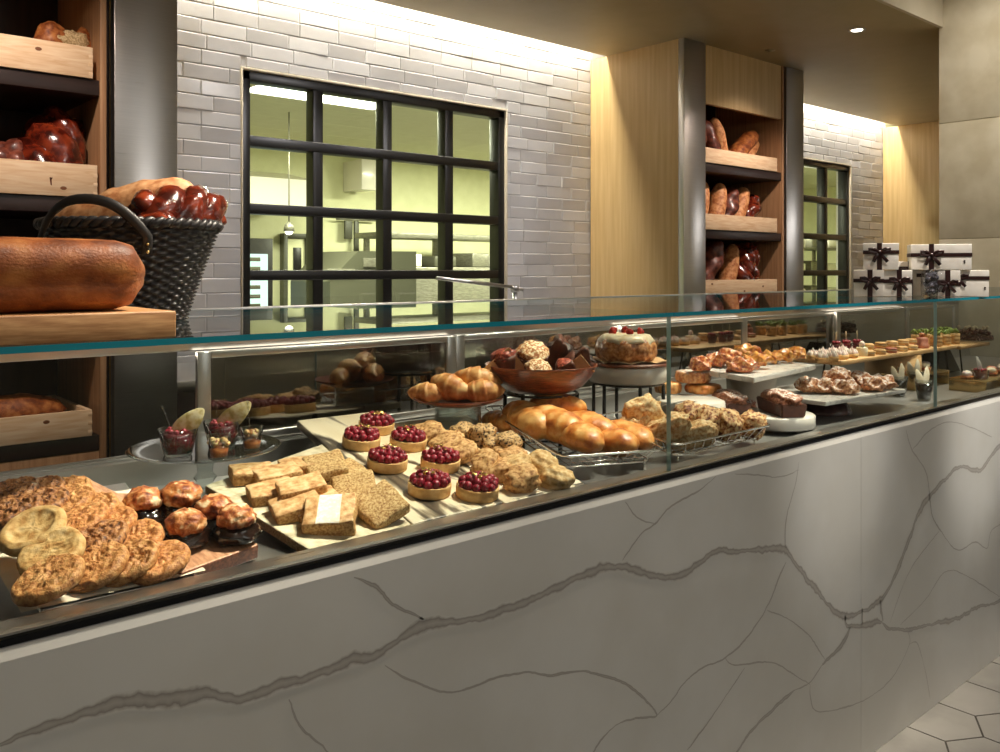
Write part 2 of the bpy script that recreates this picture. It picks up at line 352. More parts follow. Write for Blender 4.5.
M['green'] = mat('green herb garnish', [(.3, s2l(70, 96, 30)), (.7, s2l(146, 166, 64))], scale=30, rough=.5)
M['darkcake'] = mat('dark berry cake', [(.3, s2l(46, 22, 18)), (.5, s2l(84, 36, 30)), (.62, s2l(122, 52, 46)), (.72, s2l(226, 206, 186))], scale=36, rough=.35, bump=.8)
M['berryjam'] = mat('berry compote', [(.3, s2l(88, 8, 26)), (.7, s2l(134, 22, 46))], scale=30, rough=.2, bump=.4)
M['caramel'] = mat('caramel pudding', [(.3, s2l(160, 84, 34)), (.7, s2l(196, 120, 58))], scale=14, rough=.3)
M['applepiece'] = mat('dried pear slice', [(.3, s2l(190, 172, 104)), (.5, s2l(222, 208, 150)), (.75, s2l(238, 230, 192))], scale=18, rough=.5, bump=.3)
M['popcorn'] = mat('caramel topping', [(.35, s2l(244, 222, 164)), (.52, s2l(240, 206, 130)), (.62, s2l(150, 30, 26))], scale=60, rough=.4, bump=.5)
M['basket'] = mat('black wicker', [(.3, (.010, .009, .010)), (.7, (.028, .026, .028))], scale=60, rough=.38)
M['strap'] = mat('black leather strap', [(0, (.02, .018, .018))], rough=.4)
M['giftbox'] = mat('white gift box card', [(.3, s2l(232, 224, 214)), (.7, s2l(240, 234, 226))], rough=.5)
M['ribbon'] = mat('dark brown ribbon', [(0, s2l(44, 18, 18))], rough=.35)
M['bagdark'] = mat('dark sweets', [(.3, s2l(30, 26, 34)), (.55, s2l(64, 60, 76)), (.7, s2l(190, 186, 196))], scale=60, rough=.3)
M['purplebowl'] = mat('plum glazed bowl', [(.3, s2l(70, 44, 46)), (.7, s2l(96, 64, 66))], rough=.18, coat=.5)
M['kitchen_wall'] = mat('kitchen wall paint', [(.3, s2l(224, 224, 182)), (.7, s2l(230, 230, 190))], rough=.6, rand=False)
M['kitchen_ceiling'] = mat('kitchen ceiling tile', [(.3, s2l(226, 224, 192)), (.7, s2l(230, 228, 198))], rough=.7, rand=False)
M['kitchen_metal'] = mat('kitchen steel', [(.3, (.16, .155, .12)), (.7, (.26, .25, .20))], scale=4, rough=.4, metal=.5, stretch=(1, 1, 6))
M['mixer'] = mat('grey oven hood enamel', [(0, s2l(74, 74, 60))], rough=.45)
M['floor_tile'] = mat('pale hex tile', [(.3, s2l(132, 130, 127)), (.5, s2l(148, 146, 142)), (.7, s2l(156, 153, 150))], scale=4, rough=.3, detail=7, rand=False)
M['floor_grout'] = mat('dark floor grout', [(0, s2l(70, 66, 62))], rough=.9)
# ================================================================ THE ROOM
random.seed(5)
YW, ZC = 2.55, 2.57                      # tiled back wall, soffit height
# floor: pale hexagon tiles over dark grout
f = MB(); f.box(-1.7, 8.4, -3.7, 7.7, -.1, -.0015, mi=1)
W_, R_ = .2065, .1180
for j in range(-19, 5):
    for i in range(-20, 14):
        cx = 2.59 + (i + (.5 if j % 2 else 0)) * W_; cy = -.043 + j * R_ * 1.515
        if cy > .6 or not (-1.6 < cx < 5.2): continue
        vs = [V((cx + (R_ - .002) * cos(pi / 6 + k * pi / 3), cy + (R_ - .002) * sin(pi / 6 + k * pi / 3), 0)) for k in range(6)]
        lo = [v - V((0, 0, .002)) for v in vs]
        f.add(vs + lo, [[0, 1, 2, 3, 4, 5]] + [[k, k + 6, (k + 1) % 6 + 6, (k + 1) % 6] for k in range(6)], 0, False)
struct(f.build('floor', [M['floor_tile'], M['floor_grout']]))

# tiled back wall with two window openings
WIN = [(1.672, 3.240), (5.645, 7.18)]
WZ0, WZ1 = .96, 2.19
b = MB()
xs = [.75, WIN[0][0], WIN[0][1], WIN[1][0], WIN[1][1], 7.8]
for k in (0, 2, 4): b.box(xs[k], xs[k + 1], YW + .012, YW + .14, 0, 2.86, mi=1)
for (x0, x1) in WIN:
    b.box(x0, x1, YW + .012, YW + .14, 0, WZ0, mi=1); b.box(x0, x1, YW + .012, YW + .14, WZ1, 2.86, mi=1)
TW, TH = .206, .0655
def tile(x0, x1, z0, z1):
    # one handmade tile: tilted face, bevelled rim
    g, h = .0005, .0035
    tx, ty = random.uniform(-.0016, .0016), random.uniform(-.0008, .0016)
    o = random.uniform(-.0010, .0012)
    pts = []
    for (ins, base) in ((0, 0.), (.0012, .7), (.005, 1.)):
        for (px, pz, sx, sz) in ((x0 + g, z0 + g, 1, 1), (x1 - g, z0 + g, -1, 1), (x1 - g, z1 - g, -1, -1), (x0 + g, z1 - g, 1, -1)):
            dep = base * (h + o) + (tx * -sx + ty * -sz if base else 0)
            pts.append(V((px + sx * ins, YW + .012 - max(dep, .001 * base), pz + sz * ins)))
    fs = [[8, 9, 10, 11]]
    for l in (0, 4):
        for k in range(4): fs.append([l + k, l + (k + 1) % 4, l + 4 + (k + 1) % 4, l + 4 + k])
    b.add(pts, fs, 0, False)
for (xa, xb) in ((1.0, 3.95), (5.15, 7.78)):
    row = 0; z = .6
    while z < 2.84:
        x = xa - random.choice((.0, .35, .5, .62)) * TW
        while x < xb:
            x0, x1, z0, z1 = max(x, xa), min(x + TW, xb), z, z + TH
            x += TW
            if x1 - x0 < .012: continue
            cut = []
            for (wa, wb) in WIN:
                if x1 > wa and x0 < wb and z1 > WZ0 and z0 < WZ1:
                    cut.append((wa, wb))
            if not cut: tile(x0, x1, z0, z1); continue
            wa, wb = cut[0]
            if x0 < wa - .01: tile(x0, wa - .001, z0, z1)
            elif x1 > wb + .01: tile(wb + .001, x1, z0, z1)
            elif z1 > WZ1 + .01: tile(x0, x1, WZ1, z1)
        z += TH; row += 1
struct(b.build('wall_back', [M['tile'], M['grout']]))
# the windows
for n, (x0, x1) in enumerate(WIN):
    fw = MB()
    y0, y1 = YW + .018, YW + .10
    e = .042
    fw.box(x0 + .006, x0 + .006 + e, y0, y1, WZ0, WZ1 - .012, .004); fw.box(x1 - .008 - e, x1 - .008, y0, y1, WZ0, WZ1 - .012, .004)
    fw.box(x0 + .006, x1 - .008, y0, y1, WZ1 - .010 - e, WZ1 - .010, .004); fw.box(x0 + .006, x1 - .008, y0, y1, WZ0, WZ0 + e, .004)
    w = thing('window_%d' % (n + 1), '', '')
    del w['label'], w['category']; struct(w)
    struct(fw.build('window_frame', M['black'], w))
    mu = MB()
    for k in (1, 2, 3):
        xm = x0 + (x1 - x0) * k / 4
        mu.box(xm - .027, xm + .027, y0 + .008, y1 - .004, WZ0, WZ1 - .02, .004)
    for zb in (1.870, 1.566, 1.266):
        mu.box(x0 + .02, x1 - .02, y0 + .003, y1, zb - .023, zb + .023, .004)
    struct(mu.build('mullions', M['black'], w))
    g = MB(); g.box(x0 + .02, x1 - .02, y0 + .04, y0 + .046, WZ0 + .01, WZ1 - .03)
    struct(g.build('window_pane', M['win_pane'], w))
    t = MB()
    t.box(x0 - .001, x0 + .006, YW + .001, YW + .12, WZ0, WZ1, .002); t.box(x1 - .008, x1 + .001, YW + .001, YW + .12, WZ0, WZ1, .002); t.box(x0, x1, YW + .001, YW + .12, WZ1 - .012, WZ1, .002)
    struct(t.build('trim_%d' % (n + 1), M['fascia']))
# soffit with the cove slot along the tiles, fascia, upper ceiling
c = MB(); c.box(-1.6, 7.8, .85, 2.42, ZC, ZC + .06, .003)
struct(c.build('ceiling_soffit', M['paint']))
c = MB(); c.box(-1.6, 7.8, .83, .85, ZC, 3.3); struct(c.build('trim_fascia', M['fascia']))
c = MB(); c.box(-1.6, 7.8, 2.3, 2.69, 2.86, 2.9); struct(c.build('ceiling_cove', M['fascia']))
c = MB(); c.box(-1.6, 8.4, -3.7, .85, 3.3, 3.36); struct(c.build('ceiling', M['fascia']))
c = MB(); c.box(-1.7, -1.6, -3.7, 2.7, 0, 3.36); struct(c.build('wall_left', M['fascia']))
c = MB(); c.box(-1.7, 8.4, -3.8, -3.7, 0, 3.36); struct(c.build('wall_front', M['fascia']))
c = MB(); c.box(8.4, 8.5, -3.8, 2.7, 0, 3.36); struct(c.build('wall_right', M['fascia']))
# oak return panel where the tiles end
c = MB(); c.box(7.76, 7.80, 1.2, 2.552, 0, ZC, .002)
struct(c.build('trim_oak_return', M['oak']))
# limestone pier at the far end of the counter
c = MB()
zs = [0, .235, .845, 1.452, 2.062, 3.3]
for i in range(5): c.box(4.78, 5.35, -.42, .85, zs[i] + .0015, zs[i + 1] - .0015, .002)
c.box(4.784, 5.33, -.41, .84, 0, 3.3)
struct(c.build('wall_pier', M['stone']))

# ================================================================ SHELF UNITS
def unit(R0, label, base):
    t = thing('shelving_unit', label, 'shelving', tr(R0 - 1.253, 1.85, 0), 'bread shelving units on the back wall')
    X = lambda v: v + 1.253
    m = MB(); m.box(X(-.205), X(0), 0, .04, 0, ZC, .002); m.build('column', M['steel'], t)
    m = MB(); m.box(0, .198, 0, .04, 0, ZC, .002); m.build('column', M['steel'], t)
    m = MB(); m.box(0, .02, .04, .70, 0, ZC); m.build('side_panel', M['oak'], t)
    m = MB(); m.box(X(-.02), X(0), .04, .70, 0, ZC); m.build('side_panel', M['oak'], t)
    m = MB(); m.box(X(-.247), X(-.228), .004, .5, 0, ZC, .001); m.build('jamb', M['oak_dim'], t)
    m = MB(); m.box(.200, .206, .05, .5, 0, ZC); m.box(X(-.2275), X(-.2055), .05, .5, 0, ZC); m.build('side_lining', M['dark_back'], t)
    m = MB(); m.box(.206, X(-.247), .5, .52, 0, ZC); m.build('back_panel', M['dark_back'], t)
    m = MB(); m.box(.200, X(-.247), .012, .04, 2.235, ZC, .002); m.build('header_panel', M['oak'], t)
    for z in (1.9, 1.52, 1.135, .76):
        m = MB(); m.box(.2065, X(-.2475), .012, .499, z - .05, z, .002); m.build('shelf', M['dark_shelf'], t)
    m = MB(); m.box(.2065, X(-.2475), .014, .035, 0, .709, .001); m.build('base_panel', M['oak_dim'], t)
    return t
unit(1.12, 'tall oak and steel bread shelving unit at the left edge of the picture', 0)
unit(5.17, 'tall oak and steel bread shelving unit between the two windows', 0)

def crate(x0, x1, z, label, knots=True, h=.085):
    w = x1 - x0
    t = thing('bread_crate', label, 'crate', tr(x0, 1.853, z), 'pine bread crates on the shelving units')
    m = MB(); m.box(0, w, 0, .014, .001, h, .0012)
    if knots:
        for k in range(3):
            kx = w * (.12 + .36 * k) + random.uniform(-.04, .04); kz = random.uniform(.025, h - .02)
            m.lathe([(0, .0004), (.006, .0003), (.0075, 0)], 10, 1, tr(kx, 0, kz) @ rx(pi / 2) @ sc(1.3, .8, 1), False)
    m.build('front_board', [M['pine'], M['knot']], t)
    for xx in (0, w - .014):
        m = MB(); m.box(xx, xx + .014, .0145, .43, .001, h, .0012); m.build('side_board', M['pine'], t)
    m = MB()
    for k in range(3): m.box(w - .0125, w + .0006, -.0005, .0145, .008 + k * .028, .02 + k * .028, .0008)
    m.build('finger_joint', M['pine'], t)
    m = MB(); m.box(.0145, w - .0145, .4155, .43, .001, h, .0012); m.build('back_board', M['pine'], t)
    m = MB(); m.box(.0145, w - .0145, .0145, .415, .002, .01); m.build('bottom_board', M['pine'], t)
    return t
crate(.07, .850, 1.9, 'pine crate on the top shelf of the left shelving unit', h=.10)
crate(.07, .864, 1.52, 'pine crate of dark glazed breads on the middle shelf of the left shelving unit', h=.105)
crate(.07, .848, .76, 'pine crate low on the left unit, seen through the glass case')
crate(4.118, 4.86, 1.9, 'pine crate on the top shelf between the windows, with leaning loaves', False)
crate(4.118, 4.86, 1.52, 'pine crate on the middle shelf between the windows, packed with upright loaves', False, h=.09)
crate(4.118, 4.86, 1.135, 'knotty pine crate on the lowest shelf seen between the windows', h=.098)

# ceiling downlight and sprinkler
for (x, y, lab) in ((4.492, 1.154, 'small round recessed downlight glowing in the beige soffit'),):
    t = thing('ceiling_downlight', lab, 'ceiling light', tr(x, y, ZC))
    m = MB(); m.lathe([(.030, -.001), (.043, -.006), (.046, 0)], 28, smooth=True); m.build('trim_ring', M['white'], t)
    m = MB(); m.lathe([(0, -.002), (.029, -.002)], 24); m.build('lamp', emit_mat('downlight lamp glow', (1, .93, .78), 14), t)
t = thing('ceiling_sprinkler', 'tiny round sprinkler cap in the soffit near the steel columns', 'sprinkler', tr(4.518, 1.691, ZC))
m = MB(); m.lathe([(.03, -.001), (.03, -.004), (.012, -.006), (.012, -.012), (0, -.012)], 20); m.build('cap', M['paint'], t)
# cove lamp: a slim glowing strip on the hidden top of the soffit
for (x0, x1, lab) in ((1.14, 3.9, 'slim glowing cove light along the tiles above the large window'), (5.19, 7.74, 'slim glowing cove light along the tiles above the far window')):
    m = MB(); m.box(x0, x1, 2.385, 2.405, ZC + .064, ZC + .082, .003)
    solo('cove_light', m.mesh('cove_light', emit_mat('cove strip glow', (1, .93, .76), 9)), lab, 'light')

# ================================================================ BREADS
def bread_mesh(name, kind, Lh, r, seed, m):
    """an elongated loaf lying along +x, centred, bottom at z=0"""
    b = MB()
    N = 26
    rad, path = [], []
    for i in range(N + 1):
        s = i / N * 2 - 1
        rad.append(max(.002, r * (max(0, 1 - abs(s) ** (3.2 if kind != 'taper' else 2.1))) ** .5)); path.append((s * Lh, .02 * Lh * sin(s * 2 + seed), r * .8))
    sd = V((seed * 3.3, seed, 0))
    def fn(p, d, u, a):
        k = 1 + .09 * fbm(p * (3 / (r * 4)) + sd, 3)
        if kind in ('slash',):
            k += .07 * max(0, sin(u * 30 + a * .8 + seed)) * max(0, sin(a))
        if kind == 'lobe': k += .16 * abs(sin(u * 9 + seed)) - .08 + .12 * sin(3 * a + u * 14)
        q = p + d * (k - 1)
        q.z = max(q.z, .0 + .1 * q.z)
        return q
    b.tube(path, rad, 20, sq=.85, fn=fn)
    return b.mesh(name, m)
def knot_mesh(name, r, seed, m):
    """a glossy braided bread: crossing fat strands"""
    b = MB()
    for k in range(3):
        pth, rad = [], []
        for i in range(25):
            s = i / 24 * 2 - 1
            ph = s * 3.4 + k * 2 * pi / 3 + seed
            env = (1 - s * s * .75) ** .5
            pth.append((s * r * 1.25, sin(ph) * r * .42 * env, r * .55 + cos(ph) * r * .34 * env))
            rad.append(r * (.16 + .30 * env))
        sd = V((k * 3., seed, 2))
        b.tube(pth, rad, 14, fn=lambda p, d, u, a: p + d * (.26 * fbm(p * (2.2 / r) + sd, 3)))
    return b.mesh(name, m)
def lobes_mesh(name, r, seed, m):
    b = MB(); random.seed(seed)
    for i in range(7):
        a = i * 2 * pi / 6
        p = (0, 0, r * .75) if i == 6 else (cos(a) * r * .58, sin(a) * r * .5, r * .5 + .1 * r * random.random())
        b.blob((r * .46, r * .42, r * .44), .12, 1.6, seed + i, 3, tr(*p))
    return b.mesh(name, m)
def torn_loaf():
    t = thing('torn_loaf', 'torn crusty loaf with ragged crumb on the top crate at upper left', 'bread', tr(.79, 1.97, 1.96) @ rz(.2) @ sc(.82, .82, .9))
    def torn(q, p):
        return q
    b = MB(); b.blob((.066, .055, .075), .12, 1.8, 4, 4, tr(-.040, .0, .068), floor=-.07); b.build('crust', M['crust'], t)
    b = MB(); b.blob((.045, .05, .080), .14, 1.8, 9, 4, tr(.085, .01, .066), floor=-.064); b.build('crust', M['crust'], t)
    b = MB(); b.blob((.085, .045, .058), .4, 2.6, 7, 4, tr(.025, -.016, .058), oct=4); b.build('crumb', M['crumb'], t)
torn_loaf()
def bread(me, label, x, y, z, rot=0, lean=0, yaw=0, group=None, s=1):
    """rot about z, lean tips one end of the loaf up"""
    Mx = tr(x, y, z) @ rz(rot) @ ry(-lean) @ rx(yaw) @ sc(s, s, s)
    return solo('bread_loaf', me, label, 'bread', Mx, group)
kA = knot_mesh('glazed_braid', .105, 1.2, M['redcrust']); kB = knot_mesh('glazed_braid', .09, 2.9, M['redcrust'])
lobA = lobes_mesh('lobed_bread', .082, 3, M['brownlobe']); lobB = lobes_mesh('lobed_bread', .075, 8, M['brownlobe'])
g = 'breads in the middle crate of the left shelving unit'
bread(kA, 'large glossy mahogany braided bread at the right end of the middle left crate', .79, 2.03, 1.615, .9, 1.0, 0, g, 1.2)
bread(lobA, 'dull brown clustered roll bread beside the large glossy braid on the left unit', .655, 1.99, 1.61, .4, .3, .5, g, 1.0)
bread(lobB, 'dull brown clustered roll bread at the left frame edge on the left unit', .49, 1.99, 1.61, 1.4, .3, .4, g, 1.05)
sl = bread_mesh('long_loaf', 'slash', .3, .075, 2, M['crust'])
bread(sl, 'long brown loaf lying in the low crate seen through the glass case', .51, 1.99, .775, .05)
dk = bread_mesh('dark_loaf', 'lobe', .14, .052, 3, M['brownlobe']); pb = bread_mesh('pale_loaf', 'plain', .145, .044, 5, M['palecrust'])
gl = bread_mesh('glazed_loaf', 'lobe', .11, .055, 6, M['redcrust']); gl2 = bread_mesh('brown_loaf', 'slash', .15, .05, 8, M['crust'])
_bread0 = bread
def bread(me, label, x, y, z, rot=0, lean=0, yaw=0, group=None, s=1): return _bread0(me, label, x + (.03 if x > 4.6 else .065), y + .02, z + .024, rot, lean, yaw, group, s * 1.2)
g = 'loaves on the top shelf between the windows'
z0 = 1.93
bread(dk, 'dark loaf at the left end of the top crate between the windows', 4.165, 1.98, z0 + .05, .3, 1.15, 0, g)
bread(dk, 'second dark loaf leaning beside the left end of the top crate', 4.255, 1.97, z0 + .06, 2.85, 1.25, .6, g)
bread(pb, 'pale narrow loaf leaning upright beside the two dark loaves on the top crate', 4.335, 1.97, z0 + .07, 2.95, 1.25, 0, g)
bread(gl2, 'dark red brown loaf lying slanted at the right of the top crate', 4.67, 1.96, z0 + .055, .05, .62, 0, g)
bread(pb, 'pale loaf lying slanted under the red brown one at the right of the top crate', 4.74, 2.0, z0 + .02, .05, .66, .2, g)
g = 'loaves on the middle shelf between the windows'
z0 = 1.555
bread(pb, 'pale upright loaf at the left end of the middle crate between the windows', 4.205, 1.97, z0 + .06, .25, 1.2, 0, g)
bread(pb, 'pale upright loaf, second from the left in the middle crate', 4.345, 1.97, z0 + .06, .2, 1.15, .4, g)
bread(dk, 'dark brown upright loaf at the centre of the middle crate between the windows', 4.475, 1.97, z0 + .05, .1, 1.1, .2, g, .95)
bread(pb, 'pale loaf leaning right, fourth from the left in the middle crate', 4.615, 1.965, z0 + .055, .1, 1.0, .2, g)
bread(gl, 'glossy dark red loaf at the right end of the middle crate', 4.755, 1.97, z0 + .045, .1, .85, 0, g)
g = 'loaves on the lowest shelf between the windows'
z0 = 1.175
bread(dk, 'fat dark brown loaf at the left of the lowest crate between the windows', 4.31, 1.98, z0 + .075, .15, 1.0, 0, g, 1.2)
bread(pb, 'pale slim loaf standing between two dark ones in the lowest crate', 4.50, 1.965, z0 + .065, .1, 1.2, 0, g, 1.05)
bread(kB, 'dark lobed braided loaf at the right of the lowest crate between the windows', 4.685, 1.98, z0 + .06, .3, 1.05, 0, g, 1.25)
bread = _bread0
# ================================================================ COUNTER
def extrude(b, prof, x0, x1, mi=0):
    n = len(prof)
    vs = [V((x0, y, z)) for y, z in prof] + [V((x1, y, z)) for y, z in prof]
    fs = [[i, i + n, (i + 1) % n + n, (i + 1) % n] for i in range(n)] + [list(range(n)), [i + n for i in range(n)][::-1]]
    return b.add(vs, fs, mi, False)
VEINS = [  # photographed course of the veins, width in metres
 (.017, [(0,746),(21,736),(52,725),(88,712),(130,700),(172,698),(208,694),(244,697),(270,689),(296,681),(322,671),(354,660),(374,657),(395,642),(421,626),(442,622),(468,620),(494,613),(515,606),(540,595),(565,584),(590,572),(620,566),(650,575),(675,577),(695,567),(715,551),(740,551),(770,549),(785,551),(800,570),(820,595),(845,616),(880,600),(895,575),(907,545),(920,510),(935,490),(960,467),(980,470),(1000,445),(1030,425),(1070,410)]),
 (.014, [(845,616),(850,627),(882,621)]), (.010, [(862,608),(863,624)]), (.013, [(880,600),(883,621)]),
 (.013, [(882,623),(890,629),(900,629),(912,629),(925,626),(940,622),(955,619),(980,606),(997,602),(1040,575)]),
 (.012, [(850,627),(840,647),(822,665)]), (.004, [(822,665),(810,682),(795,690)]), (.010, [(795,690),(770,712),(750,732),(737,752),(725,775)]),
 (.0045, [(385,665),(406,678),(442,691),(468,689),(494,678),(525,672),(550,675),(580,671),(610,677),(630,687),(657,715),(630,719),(610,730),(597,745),(590,760)]),
 (.0040, [(657,715),(672,700),(685,682),(705,667),(725,658),(745,640),(767,607),(777,582),(786,562)]),
 (.0030, [(725,658),(735,665),(770,662),(790,672),(810,685)]),
 (.0032, [(745,667),(720,705),(687,750)]),
 (.0026, [(767,610),(790,620),(810,637),(825,660)]),
 (.0036, [(785,550),(786,520),(795,485),(799,462)]), (.003, [(799,470),(780,477),(760,475),(735,474)]),
 (.0036, [(622,560),(640,535),(655,524),(670,507),(700,490),(716,477)]), (.0036, [(655,524),(637,517),(625,502)]),
 (.0038, [(906,430),(912,450),(925,470),(929,490),(932,515),(940,530),(957,550),(975,542),(987,548),(992,530),(1010,520)]),
 (.003, [(912,450),(930,430),(950,422),(970,427),(992,437)]),
 (.0026, [(900,625),(925,600),(945,572),(965,575),(1000,597)]), (.002, [(890,622),(910,570),(940,530)]),
 (.0034, [(907,630),(909,645),(890,680),(860,702),(820,712),(811,700),(810,685)]), (.0026, [(909,645),(917,643),(925,670),(930,700)]),
 (.0050, [(354,577),(374,585),(395,605),(424,618)]), (.0036, [(289,699),(299,725),(322,746),(340,765)]),
]
def add_vein(b, w, px, xa, xb, seed):
    P = [ony(u, v, 0) for u, v in px]
    pts = []
    for i in range(len(P) - 1):
        p0, p1, p2, p3 = P[max(0, i - 1)], P[i], P[i + 1], P[min(len(P) - 1, i + 2)]
        n = max(2, int((p2 - p1).length / .004))
        for k in range(n):
            t = k / n
            pts.append(.5 * ((2 * p1) + (p2 - p0) * t + (2 * p0 - 5 * p1 + 4 * p2 - p3) * t * t + (3 * p1 - p0 - 3 * p2 + p3) * t ** 3))
    pts.append(P[-1])
    vs, uvs = [], []
    m = len(pts)
    for i, p in enumerate(pts):
        d = (pts[min(m - 1, i + 1)] - pts[max(0, i - 1)]).normalized(); nn = V((-d.z, 0, d.x))
        j = nn * ((.22 * w + .0012) * fbm(V((p.x * 26, p.z * 26, seed)), 3) + .0009 * fbm(V((p.x * 110, p.z * 110, seed)), 2))
        ww = w * (1 + .75 * noise.noise(V((p.x * 14, p.z * 14, seed + 5)))) * min(1, .35 + min(i, m - 1 - i) / 14)
        for k in range(5):
            o = (k / 4 - .5) * ww * 1.25
            q = p + j + nn * o; q.y = -.00035; vs.append(q); uvs.append((k / 4, i / m))
    o0 = len(b.v)
    fs = []
    for i in range(m - 1):
        if not (xa < pts[i].x < xb) or pts[i].z > .848 or pts[i].z < .002: continue
        for k in range(4): fs.append([i * 5 + k, i * 5 + k + 1, i * 5 + 5 + k + 1, i * 5 + 5 + k])
    b.add(vs, fs, 1, True)
    if b.uv is None: b.uv = {}
    for i, c in enumerate(uvs): b.uv[o0 + i] = c
ct = thing('service_counter', 'long white quartz fronted counter with grey veins', 'counter', tr(0, 0, 0))
for (xa, xb) in ((-.9, 2.2136), (2.2144, 4.779)):
    b = MB()
    extrude(b, [(0, 0.001), (0, .8515), (.0030, .8640), (.0045, .865), (.03, .865), (.03, .001)], xa, xb)
    for i, (w, px) in enumerate(VEINS): add_vein(b, w, px, xa, xb, i * 2.7)
    b.build('quartz_panel', [M['quartz'], M['qvein']], ct)
b = MB(); b.box(-.9, 4.779, .032, .76, .001, .835, mi=0); b.build('carcass', M['black'], ct)

# ================================================================ GLASS CASE
dc = thing('display_case', 'long glass pastry display case with steel deck on the quartz counter', 'display case', tr(0, 0, 0))
XA, XB = -.9, 4.779
b = MB(); b.box(XA, XB, .006, .03, .8652, .8785, .001); b.build('black_channel', M['black_gloss'], dc)
b = MB(); extrude(b, [(.002, .8788), (.002, .8815), (.012, .8820), (.080, .8695), (.088, .851), (.086, .846), (.074, .864), (.012, .8790)], XA, XB); b.build('front_rail', M['steel'], dc)
b = MB(); extrude(b, [(.0885, .840), (.0885, .850), (.695, .850), (.700, .905), (.757, .905), (.757, .84)], XA, XB); b.build('deck', M['steel_deck'], dc)
b = MB(); b.box(XA, XB, .722, .732, .906, .909); b.box(XA, XB, .742, .750, .906, .911); b.build('door_track', M['alu'], dc)
JX = [-1.12 + 1.27 * k for k in range(6)]; JX[0] = XA; JX[-1] = XB
for i in range(5):
    x0, x1 = JX[i] + .001, JX[i + 1] - .001
    b = MB(); b.box(x0, x1, .0035, .0125, .8825, 1.1955)
    b.m = [1 if abs(sum((b.v[j] - b.v[f[0]]).x for j in f)) < 1e-6 and True else 0 for f in b.f]
    b.build('front_glass', [M['pane'], M['edge_light']], dc)
    b = MB(); b.box(x0, x1, -.004, .757, 1.196, 1.2042)
    b.m = []
    for f in b.f:
        n = (b.v[f[1]] - b.v[f[0]]).cross(b.v[f[2]] - b.v[f[1]]).normalized()
        b.m.append(0 if abs(n.z) > .9 else 1)
    b.build('top_glass', [M['pane_top'], M['edge']], dc)
b = MB(); b.box(XA, XB, .748, .768, 1.116, 1.1955, .002); b.box(XA, XB, .758, .766, 1.1956, 1.207, .001); b.build('top_rail', M['alu'], dc)
for x in (.005, 4.74):
    b = MB(); b.box(x, x + .03, .748, .768, .906, 1.1155, .002); b.build('post', M['alu'], dc)
def door(x0, x1, y):
    b = MB(); s = .030
    b.box(x0, x0 + s, y, y + .014, .912, 1.115, .002); b.box(x1 - s, x1, y, y + .014, .912, 1.115, .002)
    b.box(x0 + s, x1 - s, y, y + .014, .912, .93, .002); b.box(x0 + s, x1 - s, y, y + .014, 1.10, 1.115, .002)
    o = b.build('sliding_door', M['alu'], dc)
    g = MB(); g.box(x0 + s - .002, x1 - s + .002, y + .005, y + .010, .928, 1.102); g.build('pane', M['door_pane'], o)
for (x0, x1, y) in ((.735, 1.435, .722), (.775, 1.40, .742), (1.45, 2.13, .742), (2.10, 2.80, .722), (2.80, 3.50, .742), (3.46, 4.14, .722), (4.12, 4.73, .742)):
    door(x0, x1, y)
# ================================================================ BOARDS AND TRAYS
def board(name, label, cat, pts, th, mats, h=0., prop=True, group=None, top=None):
    """a flat board lying on the display slope; pts are world points counter-clockwise from above"""
    c = sum((V((p[0], p[1], 0)) for p in pts), V()) / len(pts)
    zc = tz(c.y, h); base = tr(c.x, c.y, zc)
    t = thing(name, label, cat, base, group)
    b = MB(); n = len(pts)
    up = [V((p[0] - c.x, p[1] - c.y, tz(p[1], h) - zc)) for p in pts]; lo = [v - TN * th for v in up]
    bm = bmesh.new()
    vs = [bm.verts.new(v) for v in up + lo]
    bm.faces.new(vs[:n]); bm.faces.new(vs[n:][::-1])
    for k in range(n): bm.faces.new([vs[k], vs[k + n], vs[(k + 1) % n + n], vs[(k + 1) % n]])
    bmesh.ops.recalc_face_normals(bm, faces=bm.faces[:])
    bmesh.ops.bevel(bm, geom=bm.edges[:], offset=min(.003, th * .3), segments=2, profile=.5, affect='EDGES')
    bm.verts.index_update(); bm.normal_update()
    b.add([v.co.copy() for v in bm.verts], [[v.index for v in f.verts] for f in bm.faces], 0, False)
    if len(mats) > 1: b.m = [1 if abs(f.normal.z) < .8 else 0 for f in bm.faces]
    bm.free()
    b.build('slab' if not top else top, mats, t)
    if prop:
        ys = max(p[1] for p in pts) - .09
        b = MB(); zt = tz(ys - .01, h) - th * 1.01
        if zt > .853:
            xm = sum(p[0] for p in pts if p[1] > c.y) / max(1, len([p for p in pts if p[1] > c.y]))
            b.box(xm - .05 - c.x, xm + .05 - c.x, ys - c.y - .012, ys - c.y, .8505 - zc, zt - zc, .001); b.build('prop_foot', M['steel'], t)
    return t
def rect(fl, fr, ln, sk=0):
    fl, fr = V((fl[0], fl[1], 0)), V((fr[0], fr[1], 0)); d = (fr - fl).normalized(); p = V((-d.y, d.x, 0))
    return [fl, fr, fr + p * ln + d * sk, fl + p * ln + d * sk]
